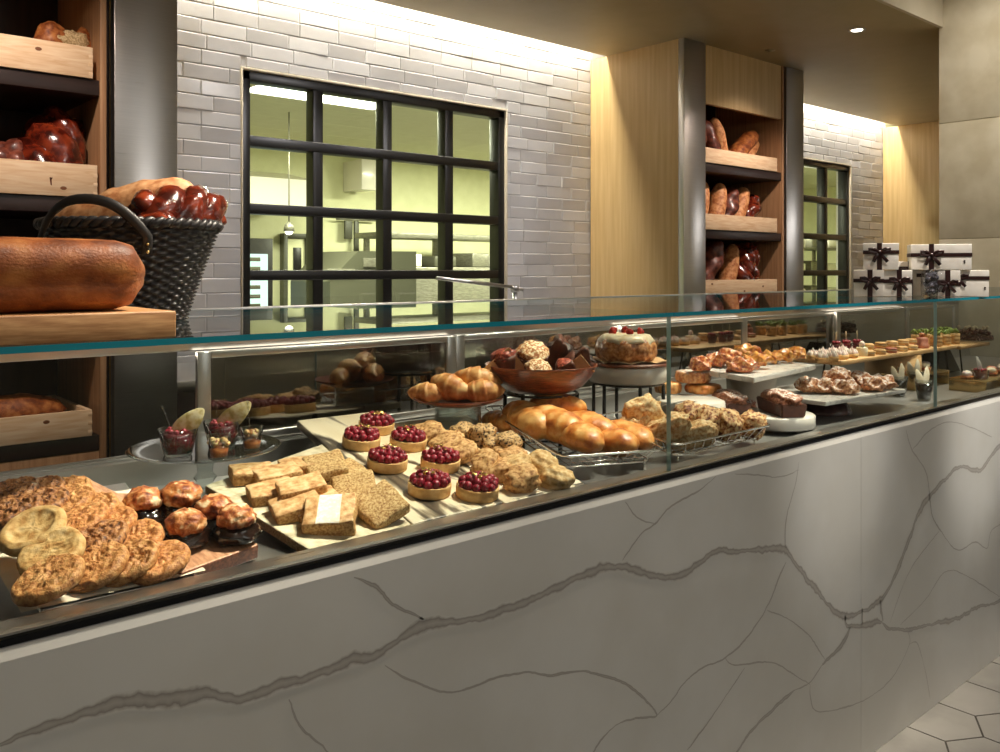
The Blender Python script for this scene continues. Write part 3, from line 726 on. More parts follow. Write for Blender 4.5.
# cookie tray with parchment
cpts = [V((.285, .105, 0)), V((.480, .100, 0)), V((.515, .50, 0)), V((.28, .50, 0))]
ck = board('cookie_tray', 'parchment lined metal tray heaped with cookies at the left end', 'tray', cpts, .007, [M['steel']], -.004, top='tray')
b = MB()
pp = [(.262, .100), (.495, .098), (.515, .45), (.262, .45)]
vs = []; N = 14
for j in range(N + 1):
    for i in range(N + 1):
        u, w = i / N, j / N
        x = (pp[0][0] * (1 - u) + pp[1][0] * u) * (1 - w) + (pp[3][0] * (1 - u) + pp[2][0] * u) * w; y = (pp[0][1] * (1 - u) + pp[1][1] * u) * (1 - w) + (pp[3][1] * (1 - u) + pp[2][1] * u) * w
        vs.append(V((x, y, tz(y, .0005) + .0015 * abs(noise.noise(V((x * 30, y * 30, 1)))))))
b.add(vs, [[j * (N + 1) + i, j * (N + 1) + i + 1, (j + 1) * (N + 1) + i + 1, (j + 1) * (N + 1) + i] for j in range(N) for i in range(N)])
solo('parchment_sheet', b.mesh('parchment_sheet', M['parch']), 'sheet of parchment under the heap of cookies', 'paper')

rv = V((sa, -ca, 0)); dv = V((ca, sa, 0))
def cookie_mesh(name, seed, m, r=.049, dent=0., amp=.05, crack=.006):
    """a baked disc: rounded rim, crackled top, flat bottom"""
    b = MB(); sd = V((seed * 5., seed * 2., 0)); h = .0195
    pr = [(0, 0), (.5, 0), (.86, .0), (.95, .0016), (.99, .005), (1., .009), (.985, .013), (.955, .0158), (.90, .0178)]
    pr += [(.90 - .045 * k, .0184 + .0018 * (k / 19) ** .7) for k in range(1, 20)] + [(0, .0203)]
    def fn(p, a, j):
        rr = p.length_squared and sqrt(p.x * p.x + p.y * p.y)
        k = 1 + amp * fbm(V((cos(a) * 1.3, sin(a) * 1.3, seed)), 3)
        q = V((p.x * r * k, p.y * r * k, p.z))
        if j > 5:
            w = min(1, (1.04 - rr) / .2) * min(1, .25 + rr / .16)
            n3 = V((q.x, q.y, 0)) / r
            q.z += w * crack * (.6 * fbm(n3 * 3.2 + sd, 4) + .8 * (.25 - abs(noise.noise(n3 * 5.5 + sd))) - .5 * abs(noise.noise(n3 * 13 - sd)))
            if dent: q.z -= dent * max(0, 1 - (rr / .72) ** 4)
        elif j > 1: q = q + V((cos(a), sin(a), 0)) * .0012 * fbm(V((cos(a) * 6, sin(a) * 6, p.z * 300)) + sd, 3)
        q.z -= .009
        return q
    b.lathe(pr, 72, fn=fn)
    return b.mesh(name, m)
CK = {'o': cookie_mesh('oat_cookie', 1, M['ck_oat']), 'c': cookie_mesh('chip_cookie', 2, M['ck_choc'], .047, 0, .06, .009),
      's': cookie_mesh('sugar_cookie', 3, M['ck_sugar'], .049, .0070, .035, .0018), 's2': cookie_mesh('plain_sugar_cookie', 6, M['ck_sugar'], .048, .003, .05, .0028),
      'g': cookie_mesh('ginger_cookie', 4, M['ck_ginger'], .048, 0, .05, .006), 'o2': cookie_mesh('thick_oat_cookie', 5, M['ck_oat'], .047, 0, .08, .010)}
g = 'cookies heaped on the tray at the left end'
for (k, u, v, h, n1, n2, lab) in (
 ('o', 49, 579, .030, .34, .34, 'golden oat cookie, leftmost in the nearest row of the cookie heap'),
 ('o', 95, 567, .021, .36, .40, 'golden oat cookie, second from left in the nearest cookie row'),
 ('o2', 127, 562, .020, .36, .42, 'lumpy oat cookie, third from left in the nearest cookie row'),
 ('g', 158, 562, .016, .24, .30, 'thin ginger brown cookie at the right end of the nearest cookie row'),
 ('s2', 51, 553, .040, .24, .55, 'smooth pale sugar cookie right behind the leftmost nearest oat cookie'),
 ('c', 97, 541, .030, .34, .34, 'chocolate chip cookie in the middle of the cookie heap'),
 ('g', 134, 541, .022, .30, .36, 'ginger cookie behind the third oat cookie, next to the glazed tarts board'),
 ('s', 33, 530, .050, .24, .55, 'pale sugar cookie with sunken centre and raised rim'),
 ('g', 78, 522, .034, .34, .30, 'tan ginger cookie leaning right behind the sunken sugar cookie'),
 ('g', 107, 525, .026, .30, .30, 'tan cookie at the right edge of the heap, behind the chip cookie'),
 ('c', 12, 512, .044, .30, .26, 'brown chip cookie at the left picture edge, upper part of the heap'),
 ('c', 40, 505, .038, .34, .30, 'brown chip cookie touching the back of the sunken sugar cookie'),
 ('o2', 66, 503, .038, .32, .25, 'crackled oat cookie in the back half, right of the brown chip cookie'),
 ('o2', 90, 511, .030, .34, .30, 'crackled cookie at the back right of the heap'),
 ('c', 9, 493, .040, .25, .2, 'dark chip cookie farthest back at the left picture edge'),
 ('c', 37, 492, .034, .25, .2, 'dark chip cookie in the last row, second from the left edge'),
 ('o2', 64, 492, .032, .25, .2, 'oat cookie in the last row of the heap, nearest the steel wall'),
 ('o', 98, 520, .022, .25, .3, 'oat cookie half hidden at the right side of the heap')):
    p = tilt(u, v, h)
    solo('cookie', CK[k], lab, 'cookie', pose(p, V((0, -TK, 1)) - rv * (n1 * .85) - dv * (n2 * .8), random.uniform(0, 6), .90), g)

# wooden paddle with toasted meringue tarts
fl, fr = tilt(178, 577, 0), tilt(262, 546, 0)
d = (fr - fl); d.z = 0; d.normalize(); hp = tilt(108, 500, 0); hp.z = 0
fl.z = fr.z = 0
mid = (fl + fr) / 2; ax = (hp - mid).normalized(); pw = V((ax.y, -ax.x, 0)) * .068
Lb = .30
a0, a1 = fl, fr
b0, b1 = fr + ax * Lb, fl + ax * Lb
pts = [fl + (fr - fl) * .04, fl + (fr - fl) * .96, fr + ax * .03, fr + ax * (Lb - .03), mid + ax * (Lb + .02) + pw * .35, mid + ax * (Lb + .13) + pw * .32, mid + ax * (Lb + .13) - pw * .32, mid + ax * (Lb + .02) - pw * .35, fl + ax * (Lb - .03), fl + ax * .02]
pts2 = pts
pd = board('paddle_board', 'reddish wooden paddle board under the toasted meringue tarts', 'board', pts2, .022, [M['walnut_top'], M['walnut']], .004, top='paddle')
def smore(seed):
    t = thing('meringue_tart', '', 'tart', tr(0, 0, 0), 'toasted meringue tarts on the paddle board')
    b = MB(); b.blob((.036, .034, .016), .14, 2.2, seed, 4, tr(0, 0, .013), floor=-.012); b.build('chocolate_base', M['choc'], t)
    b = MB()
    def fn(q, p):
        q *= 1 + .07 * fbm(p * 6 + V((seed, 0, 0)), 4)
        return q
    b.blob((.0275, .027, .018), .14, 2.2, seed + 3, 4, tr(0, .002, .034), floor=-.012, fn=fn); b.build('meringue_top', M['meringue'], t)
    return t
protos = [smore(1), smore(4)]
used = set()
for i, (u, v, lab) in enumerate((
 (143, 522, 'toasted meringue tart on the paddle nearest its handle, farthest left'),
 (181, 518, 'tall toasted meringue tart on the paddle, right of the leftmost one'),
 (184, 545, 'toasted meringue tart nearest the cookies at the front of the paddle'),
 (212, 530, 'toasted meringue tart at the back right of the paddle, touching its right neighbour'),
 (236, 540, 'paler toasted meringue tart at the right corner of the paddle'))):
    p = tilt(u, v, .005); pr = protos[i % 2]; Mx = pose(p, TN, i * 1.7, 1.04 if i != 1 else 1.15)
    if i < 2: pr.matrix_basis = Mx; pr['label'] = lab
    else: dup(pr, Mx, lab)

# stone board with cake bars
bpts = [tilt(310, 550), tilt(440, 519), V((.99, .56, 0)), tilt(205, 485)]
board('stone_board', 'mottled cream stone board with crumbly edge, under the cake bars', 'board', bpts, .016, [M['stoneboard'], M['stoneedge']], 0)
def bar_mesh(name, sx, sy, sz, seed, mats, kind):
    b = MB(); sd = V((seed, 2 * seed, 0))
    bm = bmesh.new(); bmesh.ops.create_cube(bm, size=1)
    for v in bm.verts: v.co = V((v.co.x * sx, v.co.y * sy, (v.co.z + .5) * sz))
    bmesh.ops.bevel(bm, geom=bm.edges[:], offset=.004, segments=2, profile=.5, affect='EDGES')
    bmesh.ops.subdivide_edges(bm, edges=bm.edges[:], cuts=3, use_grid_fill=True)
    for v in bm.verts:
        am = .0020 if kind == 'b' else .0032
        v.co += V((noise.noise(v.co * 60 + sd), noise.noise(v.co * 60 - sd), noise.noise(v.co * 60 + sd * 2))) * am
    bm.verts.index_update(); bm.normal_update()
    b.add([v.co.copy() for v in bm.verts], [[v.index for v in f.verts] for f in bm.faces], 0, True)
    for k, f in enumerate(bm.faces):
        c = f.calc_center_median()
        if kind == 'b' and f.normal.z > .75: b.m[k] = 1
        if kind == 's' and f.normal.z > .75: b.m[k] = 2 if abs(c.x + .006 * noise.noise(c * 60)) < sx * .24 else 1
        if kind == 'o' and c.z < sz * .22: b.m[k] = 1
    bm.free()
    return b.mesh(name, mats)
BR = {'b': bar_mesh('cake_bar', .078, .062, .024, 1, [M['bar'], M['bartop']], 'b'), 's': bar_mesh('sugared_bar', .082, .074, .032, 2, [M['bar'], M['bartop'], M['sugar']], 's'),
      'o': bar_mesh('oat_bar', .072, .072, .024, 3, [M['oatbar'], M['barjam']], 'o')}
g = 'cake bars piled on the stone board'
nl = lambda a, c: V((0, -TK, 1)) - rv * a - dv * c
for (k, u, v, h, n, sp, lab) in (
 ('b', 252, 480, .0, nl(0, 0), -.25, 'pale cake bar farthest left on the stone board'),
 ('b', 278, 482, .008, nl(.12, .05), -.2, 'pale cake bar, second from left on the stone board, behind the long front bar'),
 ('b', 301, 473, .010, nl(.1, .0), -.35, 'pale cake bar at the back of the stone board beside the brown oat bar'),
 ('b', 272, 499, .0, nl(.1, .1), -.25, 'pale cake bar overlapping at the left front side of the stone board'),
 ('b', 302, 495, .020, nl(.15, .12), -.3, 'pale cake bar lying on top in the middle of the pile'),
 ('b', 297, 512, .006, nl(.2, .25), -.25, 'pale cake bar with cut side showing, left of the sugared bar'),
 ('b', 318, 512, .004, nl(.25, .2), -.2, 'pale cake bar tucked behind the left side of the sugared bar'),
 ('s', 331, 524, .004, nl(.1, .32), -.62, 'cake bar with a white band of powdered sugar at the front'),
 ('o', 326, 473, .016, nl(.1, .25), -.3, 'brown oat bar farthest back on the stone board'),
 ('o', 346, 482, .004, nl(.0, .2), .1, 'brown oat bar edge squeezed at the back right next to the marble slab'),
 ('o', 356, 497, .012, nl(.12, .45), -.45, 'oat bar leaning behind the front seeded oat bar'),
 ('o', 381, 511, .012, nl(.05, .60), .05, 'seeded oat bar with dark bottom layer, nearest the marble slab')):
    p = tilt(u, v, h)
    solo('cake_bar', BR[k], lab, 'cake bar', pose(p, n, sp), g)

# veined marble slabs, parchment
mp_ = [V((.843, .088, 0)), V((1.045, .088, 0)), V((1.156, .694, 0)), V((.956, .699, 0))]
board('marble_slab', 'cream marble slab with black veins under the raspberry tarts', 'board', mp_, .018, [M['veined']], .004)
mp2 = [V((1.048, .088, 0)), V((1.262, .09, 0)), V((1.36, .585, 0)), V((1.137, .600, 0))]
board('marble_slab', 'cream marble slab mostly covered by parchment and scones', 'board', mp2, .018, [M['veined']], .002)
b = MB()
q = [(1.075, .093), (1.258, .096), (1.352, .575), (1.185, .585)]
vs = []
for j in range(N + 1):
    for i in range(N + 1):
        u, w = i / N, j / N
        x = (q[0][0] * (1 - u) + q[1][0] * u) * (1 - w) + (q[3][0] * (1 - u) + q[2][0] * u) * w; y = (q[0][1] * (1 - u) + q[1][1] * u) * (1 - w) + (q[3][1] * (1 - u) + q[2][1] * u) * w
        vs.append(V((x, y, tz(y, .0028) + .002 * abs(noise.noise(V((x * 25, y * 25, 4)))))))
b.add(vs, [[j * (N + 1) + i, j * (N + 1) + i + 1, (j + 1) * (N + 1) + i + 1, (j + 1) * (N + 1) + i] for j in range(N) for i in range(N)])
solo('parchment_sheet', b.mesh('parchment_sheet', M['parch']), 'sheet of cream parchment under the scones', 'paper')

# raspberry tarts
def berry_mesh():
    b = MB(); vs, fs = ico(3); out = []
    cs = []
    for i in range(34):
        z = 1 - 2 * (i + .5) / 34; a = i * 2.39996; cs.append(V((sqrt(1 - z * z) * cos(a), sqrt(1 - z * z) * sin(a), z)))
    for p in vs:
        dmin = min((p - c).length for c in cs)
        k = .86 + .16 * max(0, 1 - (dmin / .34) ** 2)
        out.append(V((p.x * k, p.y * k, p.z * k * 1.1)) * .0086)
    b.add(out, fs); return b.mesh('raspberry', M['rasp'])
BERRY = berry_mesh()
def shell_mesh(r, h):
    b = MB(); b.lathe([(0, 0), (r * .94, 0), (r * .98, .002), (r, h - .002), (r * .985, h), (r * .93, h), (r * .91, h - .004), (0, h - .004)], 40); return b.mesh('tart_shell', M['shell'])
SHELL = shell_mesh(.040, .021)
gm = MB(); random.seed(3)
for k in range(7):
    c = V((random.uniform(-.016, .016), random.uniform(-.014, .014), .0415 + random.uniform(-.004, .002)))
    gm.blob((.0055, .0038, .0008), .5, 2, k, 2, tr(c.x, c.y, c.z + .0015) @ rz(k) @ rx(random.uniform(-.7, .7)))
GOLD = gm.mesh('gold_leaf', M['gold'])
rt = thing('raspberry_tart', '', 'tart', tr(0, 0, 0), 'raspberry tarts on the marble slabs')
put('tart_shell', SHELL, rt)
k = 0
for (n, rr, zz) in ((13, .0300, .0255), (8, .0185, .030), (4, .0075, .033)):
    for i in range(n):
        a = i * 2 * pi / n + n
        put('raspberry', BERRY, rt, tr(rr * cos(a) + random.uniform(-.0015, .0015), rr * sin(a) + random.uniform(-.0015, .0015), zz + random.uniform(-.002, .003)) @ rz(random.uniform(0, 6)) @ rx(random.uniform(-1.2, 1.2)))
put('gold_leaf', GOLD, rt)
for i, (u, v, lab) in enumerate((
 (376, 433, 'raspberry tart farthest back on the marble slab'),
 (361, 448, 'raspberry tart at the back left, nearest the stone board'),
 (387, 470, 'raspberry tart in the left row, third from the back'),
 (408, 449, 'raspberry tart in the right row directly in front of the farthest one'),
 (440, 470, 'raspberry tart beside the scones, second from the front in the right row'),
 (429, 495, 'raspberry tart at the front of the left row'),
 (477, 498, 'raspberry tart at the front right, nearest the front scones'))):
    p = tilt(u, v - 2, .0045); Mx = pose(p, TN, i * .9, 1.0)
    if i == 0: rt.matrix_basis = Mx; rt['label'] = lab
    else: dup(rt, Mx, lab)

# scones
def scone_mesh(name, seed, m, r=(.042, .034, .026), fr=1.7, amp=.24):
    b = MB(); b.blob(r, amp, fr, seed, 4, floor=-r[2] * .8, sup=2.8, oct=4); return b.mesh(name, m)
SC = {'a': scone_mesh('golden_scone', 1, M['scone']), 'b': scone_mesh('golden_scone', 2, M['scone'], (.045, .036, .022)), 'p': scone_mesh('pale_scone', 3, M['scone_pale'], (.040, .032, .026)),
      'c': scone_mesh('currant_scone', 4, M['scone_berry'], (.037, .034, .030)), 'd': scone_mesh('currant_scone', 5, M['scone_berry'], (.034, .034, .024))}
g = 'scones on the parchment beside the raspberry tarts'
for (k, u, v, h, n, lab) in (
 ('b', 427, 433, .022, (.3, .3), 'long golden scone farthest back on the parchment, by the glass stand'),
 ('b', 447, 443, .026, (.3, .3), 'long golden scone, second from the back in the left row'),
 ('b', 460, 452, .022, (.2, .3), 'flat golden scone in front of the two long ones'),
 ('d', 463, 433, .030, (0, .1), 'dark speckled scone under the glass stand edge'),
 ('c', 482, 436, .038, (0, .2), 'round currant scone heaped at the back'),
 ('d', 494, 446, .026, (-.1, .2), 'currant scone tucked between the two round currant scones'),
 ('c', 507, 445, .032, (-.1, .2), 'round currant scone nearest the turnover basket'),
 ('a', 486, 465, .026, (.2, .5), 'wedge shaped golden scone standing in the middle'),
 ('b', 510, 457, .018, (0, .2), 'speckled flat scone below the round currant scones'),
 ('a', 499, 471, .020, (.1, .3), 'golden scone behind the largest front scone'),
 ('p', 541, 463, .024, (-.2, .5), 'pale herb flecked scone leaning by the wire basket'),
 ('a', 522, 479, .024, (.0, .4), 'largest golden scone at the front of the parchment'),
 ('p', 556, 478, .020, (-.1, .3), 'floury pale scone at the front right corner by the wire basket'),
 ('p', 516, 467, .026, (.2, .2), 'pale scone in the middle behind the largest front scone')):
    p = tilt(u, v, h)
    solo('scone', SC[k], lab, 'scone', pose(p, V((0, -TK, 1)) - rv * n[0] - dv * n[1], random.uniform(-.9, .5), .80), g)

# ================================================================ WIRE BASKETS
def wire_basket(label, fl, fr, ln, hb, ht):
    p = rect(fl, fr, ln); c = sum(p, V()) / 4
    zc = tz(c.y, hb)
    t = thing('wire_basket', label, 'basket', tr(c.x, c.y, zc), 'shallow wire baskets in the display case')
    ins = .86
    top = [V((a.x - c.x, a.y - c.y, tz(a.y, ht) - zc)) for a in p]; bot = [V(((a.x - c.x) * ins, (a.y - c.y) * ins, tz(c.y + (a.y - c.y) * ins, hb) - zc)) for a in p]
    def loop(P):
        out = []
        for i in range(4):
            a, bb, cc = P[i - 1], P[i], P[(i + 1) % 4]
            out += [bb + (a - bb).normalized() * .02, bb + ((a - bb).normalized() + (cc - bb).normalized()) * .006, bb + (cc - bb).normalized() * .02]
        return out
    b = MB(); b.tube(loop(top), .0024, 8, loop=True); b.build('rim', M['wire'], t)
    b = MB(); b.tube(loop(bot), .0018, 6, loop=True)
    for e, cnt in ((0, 11), (1, 13)):
        for k in range(1, cnt):
            f = k / cnt
            A = [top[e].lerp(top[e + 1], f), bot[e].lerp(bot[e + 1], f), bot[(e + 3) % 4].lerp(bot[(e + 2) % 4], f), top[(e + 3) % 4].lerp(top[(e + 2) % 4], f)]
            b.tube(A, .0011, 5)
    b.build('wire_mesh', M['wire'], t)
    for k in range(4):
        b = MB(); x, y = bot[k].x * .92, bot[k].y * .92
        zb = .8507 - zc; zt2 = tz(c.y + y, hb) - zc
        if zt2 - zb > .004:
            b.tube([(x, y, zb), (x, y, zt2)], .0025, 6); b.build('foot', M['wire'], t)
    return t
B1 = ((1.262, .155), (1.512, .088), .385)
wire_basket('wire basket of golden turnovers beside the scones', *B1, .004, .036)
wire_basket('wire basket of crumble topped cake slices behind the glass joint', (1.560, .097), (1.950, .097), .25, .004, .036)
def turnover_mesh(seed):
    b = MB(); sd = V((seed * 2., seed, 0))
    N2 = 54; pth, rad = [], []
    for i in range(N2 + 1):
        s = i / N2 * 2 - 1
        pth.append((s * .064, .004 * sin(s * 3 + seed), .026)); rad.append(.034 * max(.03, (1 - abs(s) ** 2.6)) ** .5)
    def fn(p, d, u, a):
        k = .10 * fbm(p * 30 + sd, 4) + .06 * (((u * 6 + a * .5 + seed) % 1.) - .5) * (1 if sin(a) > -.3 else 0)
        q = p + d * k; q.z = max(q.z, .1 * q.z); return q
    b.tube(pth, rad, 22, sq=.78, fn=fn); return b.mesh('turnover', M['pastry'])
TO = [turnover_mesh(1), turnover_mesh(2.4), turnover_mesh(4.1)]
g = 'turnovers in the wire basket'
for i, (u, v, h, yaw, up, s, lab) in enumerate((
 (503, 434, .02, -1.7, 0, .8, 'orange turnover at the far left corner of the wire basket'),
 (530, 438, .028, -1.8, .1, 1.25, 'big golden turnover at the left of the basket heap'),
 (560, 420, .058, -.5, .1, .95, 'golden turnover lying on top at the back of the basket'),
 (556, 442, .036, -1.65, .15, 1.2, 'golden turnover, second from left, on top of the heap'),
 (580, 452, .036, -1.62, .12, 1.05, 'largest shiny turnover at the front middle of the basket'),
 (592, 444, .030, -1.6, .05, 1.1, 'golden turnover right behind the largest front one'),
 (612, 458, .020, -1.6, .0, 1.05, 'smooth turnover, second from right at the basket front'),
 (632, 451, .022, -1.65, .1, 1.02, 'smooth pale turnover at the right end of the basket'))):
    s *= 1.16; h += .004
    p = tilt(u, v, h - .024); p.y += .022; p.x += .012
    solo('turnover', TO[i % 3], lab, 'pastry', tr(*p) @ rz(yaw) @ ry(up) @ sc(s, s, s), g)
# crumble cakes in the second basket
def chunk_mesh(seed, m, r=(.048, .03, .045)):
    b = MB(); b.blob(r, .20, 2.6, seed, 4, sup=3.2, oct=5); return b.mesh('cake_slice', m)
CH_ = {'a': chunk_mesh(1, M['crumble']), 'b': chunk_mesh(2, M['crumble'], (.07, .022, .034)), 'p': chunk_mesh(3, M['pecan'], (.042, .036, .042)), 'q': chunk_mesh(5, M['pecan'], (.036, .036, .036))}
g = 'crumble cakes in the second wire basket'
for i, (k, u, v, h, n, sp, lab) in enumerate((
 ('a', 643, 415, .065, (.2, .2), -.6, 'tall pale crumble cake piece at the left end of the second basket'),
 ('a', 637, 430, .030, (.1, .3), -.5, 'crumble cake piece below the tall one at the left end'),
 ('b', 664, 431, .040, (.5, .3), -.8, 'long flat crumble cake slice leaning across the glass joint'),
 ('b', 690, 437, .024, (.3, .3), -.7, 'long crumble slice at the front of the second basket'),
 ('p', 688, 418, 0.047, (.1, .3), .2, 'nut topped crumble cake at the back left of the second basket'),
 ('p', 706, 422, 0.040, (.0, .3), .5, 'nut topped crumble cake in the middle of the second basket'),
 ('p', 726, 425, 0.034, (-.1, .3), 1.2, 'nut topped crumble cake, second from right in the second basket'),
 ('q', 752, 425, 0.028, (-.1, .3), 2., 'dark nut crumble cake at the right end of the second basket'))):
    p = tilt(u, v, h)
    solo('crumble_cake', CH_[k], lab, 'cake', pose(p, V((0, 0, 1)) - rv * n[0] - dv * n[1], sp, .9), g)

# ================================================================ GLASS STAND WITH DESSERT CUPS
gc = V((.672, .53, .85))
t = thing('glass_cake_stand', 'clear glass footed plate carrying dessert cups', 'cake stand', tr(*gc))
b = MB(); b.lathe([(0, .090), (.05, .0905), (.115, .093), (.138, .099), (.141, .102), (.139, .1035), (.114, .0985), (.05, .0965), (0, .096)], 56); b.build('plate', M['standglass'], t)
b = MB(); b.lathe([(0, .0005), (.062, .0005), (.064, .004), (.05, .010), (.022, .020), (.015, .034), (.022, .044), (.014, .054), (.016, .068), (.026, .080), (.040, .0895), (0, .0895)], 40); b.build('pedestal', M['standglass'], t)
PZ = .85 + .0968
def cup(label, loc, r, h, fills, kind, group):
    t = thing('dessert_cup', label, 'dessert cup', tr(*loc), group)
    b = MB(); b.lathe([(0, .0005), (r * .66, .0005), (r * .70, .003), (r, h), (r * .955, h), (r * .66, .0045), (0, .0045)], 32); b.build('glass', M['cup'], t)
    z = .0052
    for (nm, m, z1, bump) in fills:
        f0 = (.66 + (.955 - .66) * (z / h)) * r * .985; f1 = (.66 + (.955 - .66) * (z1 / h)) * r * .985
        b = MB(); b.lathe([(0, z), (f0, z), (f1, z1), (f1 * .6, z1 + bump), (0, z1 + bump * 1.2)], 24, fn=lambda p, a, j: p + V((0, 0, .0025 * noise.noise(p * 120))) if j > 2 else p); b.build(nm, M[m], t)
        z = z1 + .0005
    return t
g = 'dessert cups on the glass stand'
def leaf_slice(t, base, lean, az_, Ls=.072, w=.019, nm='fruit_slice', m='applepiece'):
    b = MB()
    vs, fs = ico(4)
    b.add([V((p.x * .0022 + .004 * (1 - p.z * p.z), p.y * w * (1 - .25 * p.z), (p.z + 1) * Ls / 2)) for p in vs], fs)
    b.build(nm, M[m], t, tr(*base) @ rz(YAW + pi + az_) @ rx(-lean))
def skewer(t, base, tip):
    b = MB(); b.tube([base, tip], .0011, 6); b.blob((.003, .003, .003), .0, 1, 1, 2, tr(*tip)); b.build('pick', M['cup'], t)
def place(u, v): return onz(u, v, PZ)
cupA = cup('large berry cup with a pale fruit slice at the left of the glass stand', place(178, 455), .036, .050, [('compote', 'berryjam', .039, .004)], 'b', g)
for k in range(9): put("raspberry", BERRY, cupA, tr(.018 * cos(k * .7), .018 * sin(k * .7), .043 + .002 * (k % 2)) @ rz(k) @ rx(k) @ sc(.7, .7, .7))
leaf_slice(cupA, (-.006, .002, .034), .80, .25); skewer(cupA, (-.008, .004, .04), (-.022, .018, .088))
cupB = cup('berry cup with a fruit slice, behind the two small caramel cups', place(222, 446), .036, .050, [('compote', 'berryjam', .039, .004)], 'b', g)
for k in range(9): put("raspberry", BERRY, cupB, tr(.018 * cos(k * .7), .018 * sin(k * .7), .043 + .002 * (k % 2)) @ rz(k) @ rx(k) @ sc(.7, .7, .7))
leaf_slice(cupB, (-.006, .002, .034), .88, .25, .078); skewer(cupB, (-.008, .004, .04), (-.008, .008, .088))
def topping(t, r, z, seed):
    b = MB(); random.seed(seed)
    for k in range(9): b.blob((.0065, .006, .006), .3, 2.5, k + seed, 2, tr(random.uniform(-r, r) * .6, random.uniform(-r, r) * .6, z + random.uniform(0, .007)))
    b.build('popcorn_topping', M['popcorn'], t)
cupC = cup('small caramel cup at the front of the glass stand, between the berry cups', place(219, 459), .0215, .044, [('caramel', 'caramel', .020, .001)], 's', g); topping(cupC, .02, .028, 1)
cupD = cup('small caramel cup at the right side of the glass stand', place(252, 450), .0215, .044, [('caramel', 'caramel', .018, .001)], 's', g); topping(cupD, .02, .027, 5); skewer(cupD, (-.002, .004, .03), (-.008, .002, .092))

# ================================================================ CROISSANTS
pc = ony(458, 401, .50)
t = thing('pastry_stand', 'brown wooden plate of croissants on a clear glass stand', 'cake stand', tr(pc.x, .50, .85))
hz = pc.z - .85
b = MB(); b.lathe([(0, hz - .006), (.07, hz - .006), (.104, hz + .006), (.107, hz + .011), (.102, hz + .010), (.07, hz), (0, hz)], 48); b.build('plate', M['bowlwood'], t)
b = MB(); b.lathe([(.052, .0008), (.056, .003), (.054, hz - .012), (.058, hz - .0075), (.052, hz - .0075), (.050, hz - .014), (.052, .005), (.048, .0008)], 40, close=True); b.build('glass_column', M['standglass'], t)
def croissant_mesh(seed):
    b = MB(); N2 = 66; pth, rad = [], []
    for i in range(N2 + 1):
        s = i / N2 * 2 - 1
        pth.append((s * .052, .018 * s * s, .021)); rad.append(max(.002, .0225 * (1 - abs(s) ** 1.6) ** .75 + .004 * (1 - abs(s))))
    sd = V((seed, 0, seed))
    def fn(p, d, u, a):
        k = .11 * (((u * 5.5 + .15 * sin(a)) % 1.) - .5) + .06 * fbm(p * 30 + sd, 2)
        return p + d * k
    b.tube(pth, rad, 20, fn=fn); return b.mesh('croissant', M['croiss'])
CR = [croissant_mesh(1), croissant_mesh(5)]
g = 'croissants on the wooden plate'
for i, (u, v, h, yaw, up, s, lab) in enumerate((
 (427, 394, .004, -.9, 0, 1.0, 'croissant at the left end of the wooden plate'),
 (447, 389, .014, -1.2, .25, 1.2, 'large croissant leaning in the middle of the plate'),
 (476, 381, .030, -.75, .15, 1.15, 'croissant lying on top of the heap at the right'),
 (482, 393, .006, -.55, .0, 1.1, 'croissant at the right end of the wooden plate'),
 (464, 390, .004, -.8, 0, 1.1, 'croissant tucked at the back middle of the plate'))):
    p = onz(u, v, pc.z + h + .015); p.z -= .02
    solo('croissant', CR[i % 2], lab, 'croissant', tr(*p) @ rz(yaw) @ ry(up) @ sc(s, s, s), g)

# ================================================================ BOWL OF MUFFINS, BUNDT CAKE ON BLACK WIRE STANDS
def wire_stand(label, c, r, ztop, nleg, off=0):
    t = thing('wire_stand', label, 'stand', tr(c.x, c.y, .85))
    H = ztop - .85
    b = MB(); b.tube([(r * cos(k * pi / 16), r * sin(k * pi / 16), H - .0035) for k in range(32)], .003, 8, loop=True); b.build('top_ring', M['black'], t)
    b = MB(); b.tube([(r * cos(k * pi / 16), r * sin(k * pi / 16), .004) for k in range(32)], .003, 8, loop=True); b.build('base_ring', M['black'], t)
    for k in range(nleg):
        a = off + k * 2 * pi / nleg
        b = MB(); b.tube([(r * cos(a), r * sin(a), .004), (r * cos(a), r * sin(a), H - .004)], .005, 8); b.build('leg', M['black'], t)
bc = ony(541, 391, .44)
wire_stand('black wire stand holding up the wooden bowl of muffins', bc, .088, bc.z, 6, .3)
t = thing('wooden_bowl', 'red brown wooden bowl full of wrapped muffins', 'bowl', tr(bc.x, bc.y, bc.z + .0005))
b = MB(); b.lathe([(0, 0), (.075, .0), (.100, .012), (.124, .038), (.136, .062), (.138, .066), (.134, .066), (.120, .038), (.096, .016), (.07, .007), (0, .007)], 56); b.build('bowl', M['bowlwood'], t)
for px_, dp_, z, sz in ((-.092, -.05, .048, .085), (.084, -.045, .052, .055)):
    b = MB()
    vs = [(-sz * .8, 0, 0), (sz * .8, 0, 0), (.01, .006, sz * .75), (-sz * .8, .0012, 0), (sz * .8, .0012, 0), (.01, .0072, sz * .75)]
    b.add(vs, [[0, 1, 2], [5, 4, 3], [0, 3, 4, 1], [1, 4, 5, 2], [2, 5, 3, 0]], 0, False)
    pv = rv * px_ + dv * dp_; b.build('paper_corner', M['kraft'], t, tr(pv.x, pv.y, z) @ rz(YAW - pi / 2 + (.3 if px_ < 0 else -.3)) @ rx(.25))
